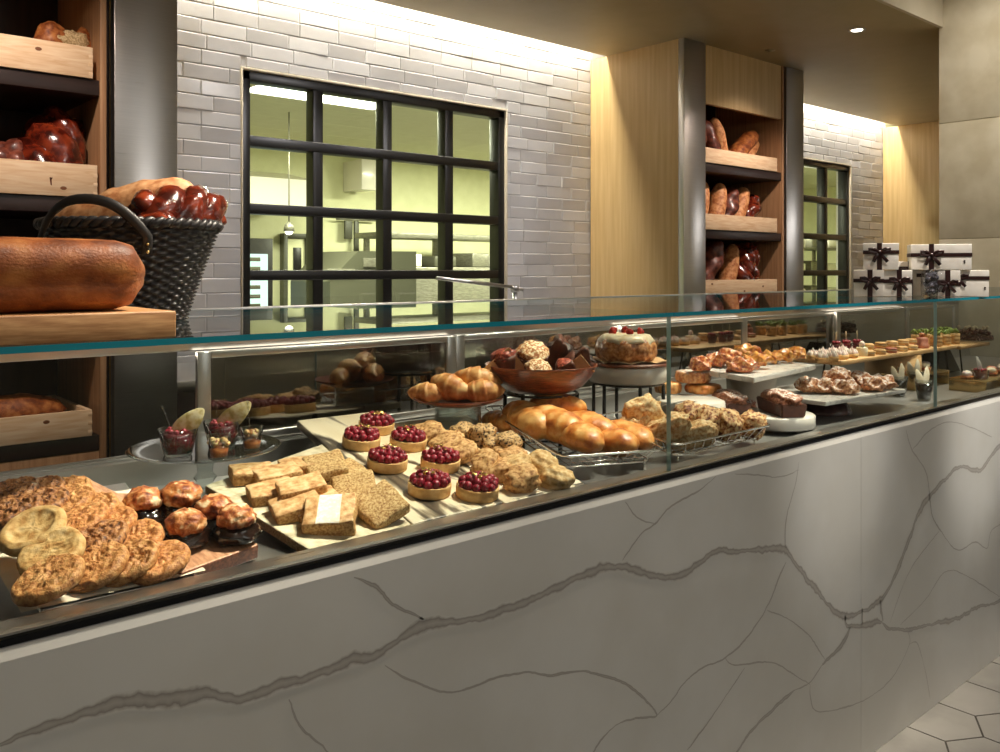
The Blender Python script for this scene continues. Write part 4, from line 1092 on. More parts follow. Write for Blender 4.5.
def muffin(m, sharp, label, loc, s=1, lean=(0, 0, 1)):
    t = thing('muffin', label, 'muffin', pose(loc, lean, 0, s), 'paper wrapped muffins in the wooden bowl')
    b = MB()
    def fn(p, a, j):
        k = 1 + (.05 * sin(a * 9) if not sharp else .22 * max(0, sin(a * 2)) ** 2 * (j / 3))
        return V((p.x * k, p.y * k, p.z + (.022 * max(0, sin(a * 2)) ** 2 * (j / 3) if sharp else 0)))
    b.lathe([(.022, 0), (.026, .015), (.031, .032), (.034, .045), (.031, .0445), (.0, .03)], 36, fn=fn); b.build('paper_case', M['brownpaper'], t)
    b = MB(); b.blob((.0325, .032, .019), .16, 2.6, len(label), 4, tr(0, 0, .043), oct=5); b.build('top', M[m], t)
mz = bc.z + .02
for (m, sh, u, v, dz, s, lean, lab) in (
 ('muffin_red', False, 503, 358, .03, .95, (-.3, 0, 1), 'dark red muffin at the left end of the wooden bowl'),
 ('muffin_pale', False, 531, 356, .03, 1.2, (-.35, -.5, 1), 'tall muffin with sugared top standing highest in the bowl'),
 ('muffin_pale', False, 535, 365, .01, .95, (-.3, -.6, 1), 'muffin with white sugared top in front of the tall one'),
 ('muffin_dark', True, 558, 356, .025, 1.15, (0, -.1, 1), 'dark chocolate muffin in pointed paper at the bowl centre'),
 ('muffin_red', True, 575, 355, .02, 1.1, (.1, -.2, 1), 'bright red topped muffin in pointed paper right of centre'),
 ('muffin_dark', True, 587, 361, .012, 1.05, (.3, -.2, 1), 'dark muffin at the right end of the wooden bowl'),
 ('muffin_red', True, 562, 366, .0, 1.0, (.1, -.5, 1), 'brown paper muffin at the front of the wooden bowl')):
    p = ony(u, v, bc.y + (.03 if v < 360 else -.035)); p.z = mz + dz
    p.x = max(bc.x - .085, min(bc.x + .085, p.x))
    muffin(m, sh, lab, p, s, lean)

kc = ony(628, 381, .50)
wire_stand('black wire stand under the white drum of the bundt cake', kc, .098, kc.z, 6, .0)
t = thing('cake_drum', 'white round drum with brown rim carrying the bundt cake', 'cake stand', tr(kc.x, kc.y, kc.z + .0005))
b = MB(); b.lathe([(0, 0), (.106, 0), (.109, .003), (.110, .043), (.107, .046), (0, .046)], 56); b.build('drum', M['white'], t)
b = MB(); b.lathe([(0, .0465), (.113, .0465), (.115, .0505), (.113, .0545), (0, .0545)], 56); b.build('wood_rim', M['walnut'], t)
b = MB()
def fnp(p, a, j): return V((p.x * (1 + .08 * sin(4 * a)), p.y * (1 + .08 * sin(4 * a)), p.z + (.006 * abs(sin(a * 4)) * (p.length > .09))))
b.lathe([(0, .0552), (.09, .0552), (.104, .057), (.09, .0562), (0, .0562)], 48, fn=fnp); b.build('paper', M['kraft'], t)
kz = kc.z + .057
t = thing('bundt_cake', 'iced bundt cake topped with strawberries on the white drum', 'cake', tr(kc.x - .008, kc.y, kz))
b = MB()
vs, fs = [], []
n1, n2 = 80, 20
for i in range(n1):
    a = 2 * pi * i / n1
    for j in range(n2):
        c = 2 * pi * j / n2
        lob = 1 + .17 * abs(sin(a * 4.5)) - .08
        rr = .048 + .036 * cos(c) * lob; z = .034 + .036 * sin(c) * lob
        p = V((rr * cos(a), rr * sin(a), max(0, z)))
        p += p.normalized() * .004 * fbm(p * 50, 2); vs.append(p)
for i in range(n1):
    for j in range(n2): fs.append([i * n2 + j, ((i + 1) % n1) * n2 + j, ((i + 1) % n1) * n2 + (j + 1) % n2, i * n2 + (j + 1) % n2])
b.add(vs, fs); b.build('cake_ring', M['monkey'], t)
b = MB()
b.lathe([(.010, .062), (.024, .073), (.046, .0775), (.066, .073), (.080, .058), (.076, .052), (.046, .066), (.02, .062)], 60, close=True, fn=lambda p, a, j: V((p.x, p.y, p.z - (.010 * max(0, sin(a * 7) + .5 * sin(a * 11)) if j in (4, 5) else 0)))); b.build('icing', M['icing'], t)
for i, (x, y) in enumerate(((-.022, -.03), (.022, -.032), (-.035, .02), (.03, .03), (0, .045))):
    b = MB(); b.blob((.0095, .0095, .012), .06, 2, i, 3, fn=lambda q, p: V((q.x * (1 - .35 * p.z), q.y * (1 - .35 * p.z), q.z))); b.build('strawberry', M['strawb'], t, tr(x, y, .083) @ rx(.6 * (i - 2)))

# ================================================================ CANELE STAND
wc = ony(690, 399, .37); wz = wc.z
t = thing('white_cake_stand', 'white tapered stand holding fluted brioche cakes', 'cake stand', tr(wc.x, wc.y, .85))
H = wz - .85
b = MB(); b.lathe([(.105, .0006), (.108, .004), (.094, H - .003), (.091, H), (0, H)], 56); b.build('stand_body', M['white'], t)
def fluted(name, label, loc, r, h, n, m, spin=0, tilt_n=(0, 0, 1)):
    b = MB()
    pr = []
    for j in range(9):
        c = -pi / 2 + pi * j / 8; pr.append((r * (.80 + .2 * cos(c)) if 0 < j < 8 else r * .66, h / 2 + h / 2 * sin(c)))
    pr = [(0, 0)] + pr + [(r * .3, h * .92), (0, h * .86)]
    b.lathe(pr, n * 10, fn=lambda p, a, j: V((p.x * (1 + .10 * abs(sin(a * n / 2)) - .05), p.y * (1 + .10 * abs(sin(a * n / 2)) - .05), p.z)))
    return solo(name, b.mesh(name, M[m]), label, 'cake', pose(loc, tilt_n, spin), 'brioche cakes on the white tapered stand')
p = onz(703, 389, wz + .012); fluted('brioche_cake', 'golden flat brioche cake at the right of the white stand', (p.x, p.y, wz + .001), .051, .026, 12, 'pastry')
p = onz(668, 389, wz + .012); fluted('brioche_cake', 'golden brioche cake at the left of the white stand beside the glass joint', (p.x, p.y, wz + .001), .038, .032, 9, 'croiss')
p = onz(693, 377, wz + .045); fluted('brioche_cake', 'fluted rosette brioche with sugar, stacked on the other two cakes', (p.x, p.y, wz + .030), .050, .034, 13, 'monkey', .3)

# ================================================================ DANISH TRAYS
def flat_tray(label, pts, z, th, m, legs, group):
    c = sum((V((p[0], p[1], 0)) for p in pts), V()) / 4
    t = thing('marble_tray', label, 'tray', tr(c.x, c.y, z), group)
    bm = bmesh.new()
    up = [bm.verts.new((p[0] - c.x, p[1] - c.y, 0)) for p in pts]; lo = [bm.verts.new((p[0] - c.x, p[1] - c.y, -th)) for p in pts]
    bm.faces.new(up); bm.faces.new(lo[::-1])
    for k in range(4): bm.faces.new([up[k], lo[k], lo[(k + 1) % 4], up[(k + 1) % 4]])
    bmesh.ops.bevel(bm, geom=bm.edges[:], offset=.002, segments=2, affect='EDGES'); bm.verts.index_update()
    b = MB(); b.add([v.co.copy() for v in bm.verts], [[v.index for v in f.verts] for f in bm.faces], 0, False); bm.free()
    b.build('tray_slab', M[m], t)
    return t, c
pn, pr_, pl_ = onz(754, 378, 1.0), onz(816, 365, 1.0), onz(685, 367, 1.0)
far = pr_ + (pl_ - pn)
t, c = flat_tray('white marble tray of danish pastries, the upper one of two', [pn, pr_, far, pl_], 1.0, .014, 'whitemarble', 0, 'white marble trays of danish pastries')
b = MB(); b.lathe([(.085, -.1495), (.085, -.146), (.07, -.10), (.075, -.0155), (0, -.0145)], 40, fn=lambda p, a, j: p); b.build('pedestal', M['white'], t)
def danish_mesh(seed, m, r=(.040, .030, .020)):
    b = MB(); sd = V((seed * 3., seed, 0))
    def fn(q, p):
        a = atan2(p.y, p.x)
        q *= 1 + .09 * sin(a * 3 + p.z * 5 + seed)
        q.z += .006 * sin(q.x * 160 + seed) * (p.z > .1)
        return q
    b.blob(r, .18, 2.0, seed, 4, floor=-r[2] * .7, fn=fn, oct=4); return b.mesh('danish', m)
DN = {'j': danish_mesh(1, M['danish']), 'J': danish_mesh(3, M['danish'], (.046, .034, .022)), 'y': danish_mesh(2, M['danish_y']), 'p': danish_mesh(4, M['danish_p'], (.044, .034, .022)), 'P': danish_mesh(6, M['danish_p'], (.052, .036, .024))}
g = 'danish pastries on the upper marble tray'
Z = 1.0
for (k, u, v, h, sp, lab) in (
 ('j', 700, 365, .016, .2, 'flat jam danish at the left end of the upper marble tray'),
 ('j', 716, 361, .018, .9, 'jam danish, second from left on the upper marble tray'),
 ('J', 728, 357, .030, .2, 'jam danish on top of the left heap'),
 ('y', 745, 351, .036, 1.5, 'golden danish crowning the upper tray at the back'),
 ('J', 742, 366, .018, -.5, 'dark glossy jam danish at the front corner of the upper tray'),
 ('y', 757, 360, .026, -.8, 'bright yellow danish right of the dark front one'),
 ('y', 768, 358, .018, -.8, 'golden danish at the right front of the upper tray'),
 ('j', 753, 354, .024, .4, 'jam danish behind the bright yellow one'),
 ('y', 784, 356, .020, 1.2, 'golden knot danish near the right end of the upper tray'),
 ('y', 796, 354, .020, .3, 'golden brown danish at the right end of the upper tray')):
    p = onz(u, v, Z + h)
    solo('danish', DN[k], lab, 'pastry', tr(*p) @ rz(sp) @ sc(1, 1, 1), g)
Zl = .915
pn, pr_ = onz(826, 402, Zl), onz(906, 389, Zl)
pl_ = V((pn.x + .0, pn.y + .27, Zl)); far = pr_ + (pl_ - pn)
pb0 = V((pn.x - .14, pn.y, Zl))
t, c = flat_tray('white marble tray of frosted danish pastries, the lower one of two', [pn, pr_, far, pl_], Zl, .012, 'whitemarble', 0, 'white marble trays of danish pastries')
b = MB(); b.lathe([(.082, -.0648), (.080, -.055), (.068, -.034), (.045, -.018), (.03, -.0125), (0, -.0125)], 40); b.build('bowl_foot', M['purplebowl'], t, tr(-.02, -.005, 0))
g = 'frosted danish pastries on the lower marble tray'
for (k, u, v, h, sp, lab) in (
 ('p', 823, 387, .018, .2, 'frosted danish at the left front of the lower marble tray'),
 ('p', 808, 386, .020, .9, 'frosted danish overhanging the left end of the lower tray'),
 ('P', 838, 377, .040, -.2, 'tall frosted danish crowning the lower tray'),
 ('p', 845, 388, .018, -.5, 'frosted danish at the front middle of the lower tray'),
 ('P', 838, 383, .020, .2, 'frosted danish under the tall crowning one'),
 ('P', 862, 381, .022, .7, 'frosted orange danish right of the crowning one'),
 ('p', 874, 385, .018, .1, 'small frosted danish second from the right end of the lower tray'),
 ('p', 883, 383, .018, 1.2, 'small frosted danish at the right end of the lower tray')):
    p = onz(u, v, Zl + h)
    solo('danish', DN[k], lab, 'pastry', tr(*p) @ rz(sp), g)

# round pedestal with loaf cakes
rc = ony(776, 422, .215)
t = thing('round_pedestal', 'low round white marble pedestal with mini loaf cakes', 'cake stand', tr(rc.x, rc.y, .85))
b = MB(); b.lathe([(0, .010), (.100, .010), (.103, .014), (.103, .042), (.100, .045), (0, .045)], 56); b.build('disc', M['white'], t)
b = MB(); b.lathe([(0, .0006), (.06, .0006), (.06, .0095), (0, .0095)], 36); b.build('foot', M['white'], t)
def loafcake(label, loc, yaw, s=1):
    t = thing('loaf_cake', label, 'cake', tr(*loc) @ rz(yaw) @ sc(s, s, s), 'mini loaf cakes in brown paper')
    b = MB()
    bm = bmesh.new(); bmesh.ops.create_cube(bm, size=1)
    for v in bm.verts:
        k = 1 + .10 * (v.co.z > 0); v.co = V((v.co.x * .155 * k, v.co.y * .066 * k, (v.co.z + .5) * .036))
    bmesh.ops.bevel(bm, geom=bm.edges[:], offset=.003, segments=2, affect='EDGES'); bm.verts.index_update()
    b.add([v.co.copy() for v in bm.verts], [[v.index for v in f.verts] for f in bm.faces], 0, False); bm.free()
    b.build('paper_case', M['brownpaper'], t)
    b = MB(); b.blob((.084, .036, .026), .16, 2.5, 3, 4, tr(0, 0, .038), sup=2.8, oct=5, floor=-.005); b.build('cake_top', M['loafcake'], t)
pz = .85 + .0455
loafcake('mini loaf cake in brown paper at the front of the round pedestal', (rc.x + .005, rc.y - .012, pz), -.95 + pi / 2 + .35)
loafcake('mini loaf cake in brown paper, left of the front one', (rc.x - .075, rc.y + .10, .8505 + .045), -.95 + pi / 2 + .35, .92)
b = MB(); b.lathe([(0, 0), (.05, 0), (.055, .004), (.055, .0445), (0, .0445)], 32); solo('cake_riser', b.mesh('cake_riser', M['white']), 'white riser block under the left mini loaf cake', 'riser', tr(rc.x - .075, rc.y + .11, .8505))
loafcake('mini loaf cake farther back beside the lower marble tray', (rc.x + .105, rc.y + .17, .8505), .6)
# ================================================================ PLANK OF PETITS FOURS
PZ2 = .99
pA = onz(841, 361, PZ2); pB = onz(966, 345.5, PZ2)
t = thing('serving_plank', 'long pale wood plank of meringue tartlets and macarons', 'board', tr((pA.x + pB.x) / 2, pA.y + .09, PZ2))
hw = (pB.x - pA.x) / 2
b = MB(); b.box(-hw, hw, -.09, .11, -.016, 0, .003); b.build('plank', M['plankwood'], t)
for xx in (-hw + .1, hw - .12):
    for s in (-1, 1):
        b = MB(); b.tube([(xx + .02 * s, .01, -.0165), (xx + .055 * s, .01, .8505 - PZ2)], .0035, 8); b.build('wire_leg', M['black'], t)
rc2 = ony(900, 366, .40)
b = MB(); b.lathe([(0, -.1), (.096, -.1), (.100, -.096), (.100, -.018), (0, -.0165)], 48); b.build('round_riser', M['plankwood'], t, tr(rc2.x - (pA.x + pB.x) / 2, .01, 0))
b = MB(); b.lathe([(.06, .8505 - PZ2), (.055, -.1005), (0, -.1005)], 32); b.build('riser_foot', M['walnut'], t, tr(rc2.x - (pA.x + pB.x) / 2, .01, 0))
q = onz(981, 344, .985)
t = thing('serving_plank', 'short pale wood plank with the dark berry cake at the right', 'board', tr(pB.x + .16, .42, .985))
b = MB(); b.box(-.145, .16, -.10, .10, -.014, 0, .003); b.build('plank', M['plankwood'], t)
for s in (-1, 1):
    b = MB(); b.tube([(.10 * s, .0, -.0145), (.13 * s, .0, .8505 - .985)], .0035, 8); b.build('wire_leg', M['black'], t)
# meringue tartlets
sh = MB(); sh.lathe([(0, 0), (.019, 0), (.0225, .015), (.020, .015), (0, .012)], 24); SH2 = sh.mesh('tartlet_shell', M['shell'])
mm = MB(); random.seed(8)
for k in range(7):
    a = k * 2 * pi / 6; rr = .0115 if k < 6 else 0; hh = .030 if k < 6 else .038
    mm.lathe([(.0085, .012), (.0088, .018), (.006, .024), (.0026, hh - .002), (0, hh + .003)], 12, M=tr(rr * cos(a), rr * sin(a), 0))
MER = mm.mesh('meringue_spikes', M['pinkmer'])
mt = thing('meringue_tartlet', '', 'tartlet', tr(0, 0, 0), 'pink meringue tartlets on the long plank')
put('tartlet_shell', SH2, mt); put('meringue_spikes', MER, mt)
y1, y2 = pA.y + .025, pA.y + .085
first = True
lab8 = [('leftmost', 0), ('second from left', 1), ('third from left', 2), ('rightmost', 3)]
for row, y in (('front', y1), ('back', y2)):
    for nm, k in lab8:
        u = (822, 832, 842, 852)[k] if row == 'front' else (813, 823, 833, 843)[k]
        p = ony(u, 350, y)
        Mx = tr(p.x, y, PZ2 + .0005) @ rz(k)
        lab = '%s pink spiked meringue tartlet in the %s row on the long plank' % (nm, row)
        if first: mt.matrix_basis = Mx; mt['label'] = lab; first = False
        else: dup(mt, Mx, lab)
# raspberry and cream verrines with picks
g = 'berry cups on the long plank'
for i, (u, y, lab) in enumerate(((836, pA.y + .135, 'tiny berry cup with an upright pick at the left, behind the meringue tartlets'), (846, pA.y + .135, 'tiny berry cup with an upright pick in the middle, behind the meringue tartlets'), (857, pA.y + .125, 'tiny berry cup with an upright pick at the right, behind the meringue tartlets'))):
    p = ony(u, 345, y); p.z = PZ2 + .0005
    c_ = cup(lab, p, .021, .036, [('berry_filling', 'berryjam', .031, .004)], 's', g)
    for k in range(5): put('raspberry', BERRY, c_, tr(.010 * cos(k * 1.3), .010 * sin(k * 1.3), .039) @ rz(k) @ sc(.75, .75, .75))
    b = MB(); b.lathe([(.0016, .03), (.0016, .07), (.0026, .075), (0, .078)], 8); b.build('pick', M['cream'], c_)
p = ony(862, 348, y1 + .01)
t = thing('cream_tartlet', 'pale yellow cream filled cylinder cake between meringues and macarons', 'tartlet', tr(p.x, y1 + .01, PZ2 + .0005))
b = MB(); b.lathe([(0, 0), (.018, 0), (.019, .003), (.019, .027), (.017, .030), (0, .030)], 28); b.build('cake_body', M['cream'], t)
b = MB(); b.blob((.010, .010, .012), .1, 2, 1, 3, tr(0, 0, .040)); b.build('cream_top', M['pinkmer'], t)
# macarons
def macaron(mname):
    t = thing('macaron', '', 'macaron', tr(0, 0, 0), 'macarons stacked on the long plank')
    for nm, z0, z1, up in (('lower_shell', .0, .0075, False), ('upper_shell', .0115, .019, True)):
        b = MB()
        pr = [(0, z0), (.018, z0), (.021, z0 + .0025), (.0215, z1 - .001), (.021, z1), (0, z1)] if not up else [(0, z0), (.021, z0), (.0215, z0 + .001), (.021, z0 + .004), (.016, z1 - .0005), (0, z1)]
        b.lathe(pr, 28); b.build(nm, M[mname], t)
    b = MB(); b.lathe([(0, .0075), (.0195, .0075), (.020, .0095), (.0195, .0115), (0, .0115)], 28); b.build('filling', M['cream'], t)
    return t
mac = {'a': macaron('macaron'), 'b': macaron('macaron_pink')}
fresh = {'a': True, 'b': True}
rows = [('lower layer, front row', y1 - .002, 0, [(869, 'a'), (880, 'a'), (891, 'b'), (902, 'a'), (912, 'a')]),
        ('lower layer, back row', y1 + .048, 0, [(866, 'a'), (877, 'b'), (888, 'a'), (899, 'a'), (908, 'b')]),
        ('upper layer', y1 + .022, .0198, [(868, 'a'), (881, 'a'), (892, 'a'), (903, 'a'), (911, 'a')])]
ordn = ['leftmost', 'second from left', 'middle', 'second from right', 'rightmost']
for (rn, y, dz, it) in rows:
    for k, (u, kk) in enumerate(it):
        p = ony(u, 345, y); Mx = tr(p.x, y, PZ2 + .0006 + dz)
        lab = '%s %s macaron in the %s on the long plank' % (ordn[k], 'tan' if kk == 'a' else 'rose', rn)
        if fresh[kk]: mac[kk].matrix_basis = Mx; mac[kk]['label'] = lab; fresh[kk] = False
        else: dup(mac[kk], Mx, lab)
# rose cream stack
p = ony(922, 345, y1 + .01)
t = thing('rose_cake', 'small round rose coloured cake between macarons and herb topped cakes', 'cake', tr(p.x, y1 + .01, PZ2 + .0005))
b = MB(); b.lathe([(0, 0), (.024, 0), (.025, .003), (.024, .016), (.0215, .017), (.0225, .032), (.018, .040), (0, .043)], 28); b.build('cake_body', M['macaron_pink'], t)
b = MB(); b.blob((.012, .012, .010), .2, 2, 3, 3, tr(0, 0, .049)); b.build('rose_topping', M['danish'], t)
# layered cakes with green tops
proto = thing('herb_cake', '', 'cake', tr(0, 0, 0), 'round layered cakes with green tops on the long plank')
b = MB(); b.lathe([(0, 0), (.022, 0), (.0225, .012), (.0215, .013), (.0225, .014), (.0225, .027), (.0215, .028), (.0225, .029), (.0225, .042), (0, .043)], 28); b.build('cake_layers', M['macaron'], proto)
b = MB(); random.seed(4)
for k in range(16):
    a = random.uniform(0, 6.28); r0 = random.uniform(0, .02)
    b.blob((.013, .0035, .004), .3, 2, k, 2, tr(r0 * cos(a), r0 * sin(a), .049 + random.uniform(0, .008)) @ rz(random.uniform(0, 6)) @ ry(random.uniform(-.9, .9)))
b.build('green_garnish', M['green'], proto)
first = True
for row, y, us in (('front', y1 + .004, (936, 945, 954)), ('back', y1 + .07, (917, 926, 936, 945))):
    for k, u in enumerate(us):
        p = ony(u, 345, y); Mx = tr(p.x, y, PZ2 + .0005) @ rz(k * 1.3 + y * 40)
        lab = '%s layered cake with green top in the %s row on the plank' % ((['leftmost', 'middle', 'rightmost'] if len(us) == 3 else ['leftmost', 'second from left', 'third from left', 'rightmost'])[k], row)
        if first: proto.matrix_basis = Mx; proto['label'] = lab; first = False
        else: dup(proto, Mx, lab)
# dark berry cake
p = ony(973, 341, .42)
t = thing('berry_cake', 'dark round cake topped with berries and cream dots on the short plank', 'cake', tr(p.x, .42, .9855))
b = MB(); b.lathe([(0, 0), (.078, 0), (.080, .004), (.078, .020), (0, .021)], 44); b.build('cake_base', M['darkcake'], t)
b = MB(); random.seed(12)
for k in range(34):
    a = random.uniform(0, 6.28); r0 = .066 * sqrt(random.random())
    b.blob((.013, .013, .011), .12, 2, k, 2, tr(r0 * cos(a), r0 * sin(a), .030 + .016 * (1 - r0 / .066)))
b.build('berry_topping', M['darkcake'], t)
b = MB()
for k in range(9):
    a = k * .7; r0 = .02 + .045 * (k % 3) / 2
    b.blob((.008, .008, .009), .1, 2, k, 2, tr(r0 * cos(a), r0 * sin(a), .052))
b.build('cream_dots', M['cream'], t)

# ================================================================ LOW RIGHT: WAFER CUPS AND BRASS TRAYS
g = 'dark dessert glasses with wafers at the right end'
for i, (u, v, lab) in enumerate(((899, 398, 'dark dessert glass with pale pointed wafers, left of the glass joint'), (924, 402, 'dark dessert glass with pale wafers, close to the right glass joint'), (915, 392, 'dark dessert glass behind the two front wafer glasses'))):
    p = onz(u, v - 2, .8505)
    c_ = cup(lab, p, .030, .070, [('mousse', 'choc', .055, .003)], 'w', g)
    leaf_slice(c_, (.004, 0, .05), .15, .3, .064, .013, 'wafer', 'cream'); leaf_slice(c_, (-.008, .004, .05), -.3, -.2, .056, .011, 'wafer', 'cream')
def brass_tray(label, cx, cy, L_, W, z, yaw):
    t = thing('brass_tray', label, 'tray', tr(cx, cy, z) @ rz(yaw), 'brass trays of tiny iced tarts')
    b = MB(); b.box(-L_ / 2, L_ / 2, -W / 2, W / 2, -.006, 0, .0015); b.build('plate', M['brass'], t)
    for s in (-1, 1):
        b = MB(); b.box(s * L_ / 2 - .008 * (s > 0), s * L_ / 2 + .008 * (s < 0), -W / 2 + .002, W / 2 - .002, .8505 - z, -.0062, .001); b.build('leg', M['brass'], t)
    return t
brass_tray('brass tray of tiny iced tarts right behind the right glass joint', 3.37, .36, .30, .13, .905, 0)
brass_tray('brass tray of tiny iced tarts nearest the right picture edge', 3.55, .165, .42, .13, .895, 0)
sm = MB(); sm.lathe([(0, 0), (.020, 0), (.023, .010), (0, .011)], 20); SM = sm.mesh('tart_base', M['danish'])
ic = MB(); ic.blob((.018, .017, .012), .22, 2.2, 2, 3, tr(0, 0, .017)); ICW = ic.mesh('icing_top', M['cream']); ICP = ic.mesh('pink_icing_top', M['macaron_pink']); ICK = ic.mesh('pale_pink_icing_top', M['pinkmer'])
n_ = 0
for (cx, cy, z, cnt, dx, nm) in ((3.37, .36, .905, 5, .055, 'rear brass tray'), (3.54, .165, .895, 7, .058, 'front brass tray')):
    for k in range(cnt):
        t = thing('iced_tartlet', '%s tiny iced tart from the left on the %s' % (['first', 'second', 'third', 'fourth', 'fifth', 'sixth', 'seventh'][k], nm), 'tartlet', tr(cx + (k - (cnt - 1) / 2) * dx, cy + .01 * (-1) ** k, z + .0005) @ rz(k), 'tiny iced tarts on the brass trays')
        put('tart_base', SM, t); put('icing_top', (ICW, ICP, ICK, ICW, ICK)[(k + n_) % 5], t)
    n_ += 2
# dark wedge stand under the short plank
b = MB(); extr = [(-.16, 0), (.16, 0), (.05, .10), (-.05, .10)]
vs = [V((x, -.03, z)) for x, z in extr] + [V((x, .03, z)) for x, z in extr]
b.add(vs, [[0, 1, 2, 3], [7, 6, 5, 4]] + [[k, k + 4, (k + 1) % 4 + 4, (k + 1) % 4] for k in range(4)], 0, False)
solo('wedge_stand', b.mesh('wedge_stand', M['black_gloss']), 'dark glossy wedge stand beneath the short plank', 'stand', tr(3.86, .48, .8505))
p = onz(996, 376, .91)
c_ = cup('berry glass with a white wafer at the right picture edge', (p.x + .02, p.y + .06, .8505), .030, .075, [('compote', 'berryjam', .066, .003)], 'b', 'dark dessert glasses with wafers at the right end')
leaf_slice(c_, (0, 0, .06), -.35, .5, .07, .012, 'wafer', 'white')
for k in range(6): put('raspberry', BERRY, c_, tr(.016 * cos(k), .016 * sin(k), .074) @ rz(k) @ sc(.8, .8, .8))

# ================================================================ ON THE GLASS TOP
TOPZ = 1.2044
b_ = thing('loaf_board', 'light wooden board on the glass top carrying the big brown loaf', 'board', tr(.06, .10, TOPZ))
m = MB(); m.box(-.56, .357, -.098, .135, .0004, .034, .002); m.build('plank', M['board'], b_)
# big loaf
def bigloaf():
    b = MB(); N2 = 40; vs = []; n = 36
    x0, x1 = -.36, .392
    for i in range(N2 + 1):
        u = i / N2; x = x0 + (x1 - x0) * u
        e = min(1, (min(u, 1 - u) * (x1 - x0) / .05)); e = (1 - (1 - e) ** 2.2) ** .5 if e < 1 else 1
        e = max(e, .02)
        for k in range(n):
            a = 2 * pi * k / n
            c_, s_ = cos(a), sin(a)
            # pan loaf: straight lower sides, bulging top
            g2 = (abs(c_) ** 4 + abs(s_) ** 4) ** -.25
            yy, zz = c_ * g2 * .068, s_ * g2 * .044
            if zz > -.004: yy *= 1.10; zz = zz * 1.05
            if -.012 < zz < .002: yy *= .975
            p = V((x, yy * (.55 + .45 * e), .044 + zz * (.35 + .65 * e)))
            kk = 1 + .045 * fbm(V((x * 14, a * 1.2 if a < pi else (2 * pi - a) * 1.2, 3)), 3)
            p.y *= kk; p.z = max(0.0004, .044 + (p.z - .044) * kk)
            vs.append(p)
    fs = [[i * n + k, (i + 1) * n + k, (i + 1) * n + (k + 1) % n, i * n + (k + 1) % n] for i in range(N2) for k in range(n)]
    fs += [[k for k in range(n)], [N2 * n + k for k in range(n)][::-1]]
    b.add(vs, fs); return b.mesh('big_loaf', M['loafcrust'])
solo('big_loaf', bigloaf(), 'big glossy brown pan loaf on the wooden board at the left', 'bread', tr(0.002, .09, TOPZ + .0345))
# wicker basket
bx = V((.500, .425, TOPZ))
t = thing('wicker_basket', 'black wicker basket of breads on the glass counter top', 'basket', tr(*bx) @ rz(-.72))
H = .158
rows_, segs = 25, 240
vs, fs = [], []
def bprof(u): return (.088 + .055 * u ** 1.1, .078 + .040 * u)
for j in range(rows_ * 3 + 1):
    u = j / (rows_ * 3); z = H * u + .001
    row = j // 3; fr_ = (j % 3) / 3
    ra, rb = bprof(u)
    for i in range(segs):
        a = 2 * pi * i / segs
        wv = .0045 * sin(a * 24 + pi * (row % 2)) * sin(pi * fr_ + .35) + .0018 * sin(pi * fr_)
        sag = -.012 * (cos(a) ** 2) * 0 + 0
        vs.append(V(((ra + wv) * cos(a), (rb + wv) * sin(a), z + sag)))
nr = rows_ * 3 + 1
for j in range(nr - 1):
    for i in range(segs): fs.append([j * segs + i, j * segs + (i + 1) % segs, (j + 1) * segs + (i + 1) % segs, (j + 1) * segs + i])
b = MB(); b.add(vs, fs)
b.lathe([(0, .001), (1, .001)], 48, fn=lambda p, a, j: V((p.x * .088, p.y * .078, p.z)))
inner = []
for j in range(8):
    u = .1 + .9 * j / 7; ra, rb = bprof(u)
    inner.append((u, ra - .012, rb - .012))
b.lathe([(0, H * .1)] + [(1, H * u) for u, _, _ in inner], 60, fn=lambda p, a, j: V((p.x * (inner[j - 1][1]), p.y * inner[j - 1][2], p.z)) if j else p)
b.build('woven_body', M['basket'], t)
b = MB(); ra, rb = bprof(1.)
for s in (0, 1):
    pth = []
    for i in range(160):
        a = 2 * pi * i / 160
        rr = .004 * cos(a * 26 + s * pi); pth.append(((ra + rr) * cos(a), (rb + rr) * sin(a), H + .003 + .0045 * sin(a * 26 + s * pi)))
    b.tube(pth, .0058, 8, loop=True)
b.build('braided_rim', M['basket'], t)
def strap(a0):
    P = []
    for k in range(17):
        s = k / 16 * 2 - 1
        aa = a0 + s * .62
        r1, r2 = bprof(1.)
        P.append(V(((r1 + .010) * cos(aa), (r2 + .010) * sin(aa), H - .020 + .058 * (1 - abs(s) ** 2.4))))
    d0 = V((cos(a0 - .62), sin(a0 - .62), 0)); d1 = V((cos(a0 + .62), sin(a0 + .62), 0))
    P = [P[0] + V((0, 0, -.028)) - d0 * .006] + P + [P[-1] + V((0, 0, -.028)) - d1 * .006]
    b = MB(); b.tube(P, .0082, 8, sq=.42, up=(0, 0, 1)); o = b.build('handle', M['strap'], t)
    for d in (P[0], P[-1]):
        for dz in (.004, .016):
            m2 = MB(); m2.blob((.0028, .0028, .0028), 0, 1, 1, 2); r_ = V((d.x, d.y, 0)).normalized() * .0075
            m2.build('stud', M['brass'], o, tr(d.x + r_.x, d.y + r_.y, d.z + dz))
strap(-pi / 2 - .12); strap(pi / 2)
g = 'breads in the black wicker basket'
tb = bread_mesh('tan_loaf', 'slash', .15, .058, 11, M['tanloaf'])
bread(tb, 'long floury tan loaf sticking out of the black basket', .515, .475, TOPZ + .142, -.72, .30, 0, g, .92)
kk1 = knot_mesh('glossy_knot', .060, .7, M['redcrust']); kk2 = knot_mesh('glossy_knot', .046, 2.2, M['redcrust'])
p = ony(181, 205, .40)
bread(kk1, 'large glossy dark red knot bread at the right of the basket', p.x - .005, .40, p.z - .045, .2, .1, .2, g, 1.0)
p = ony(160, 214, .36)
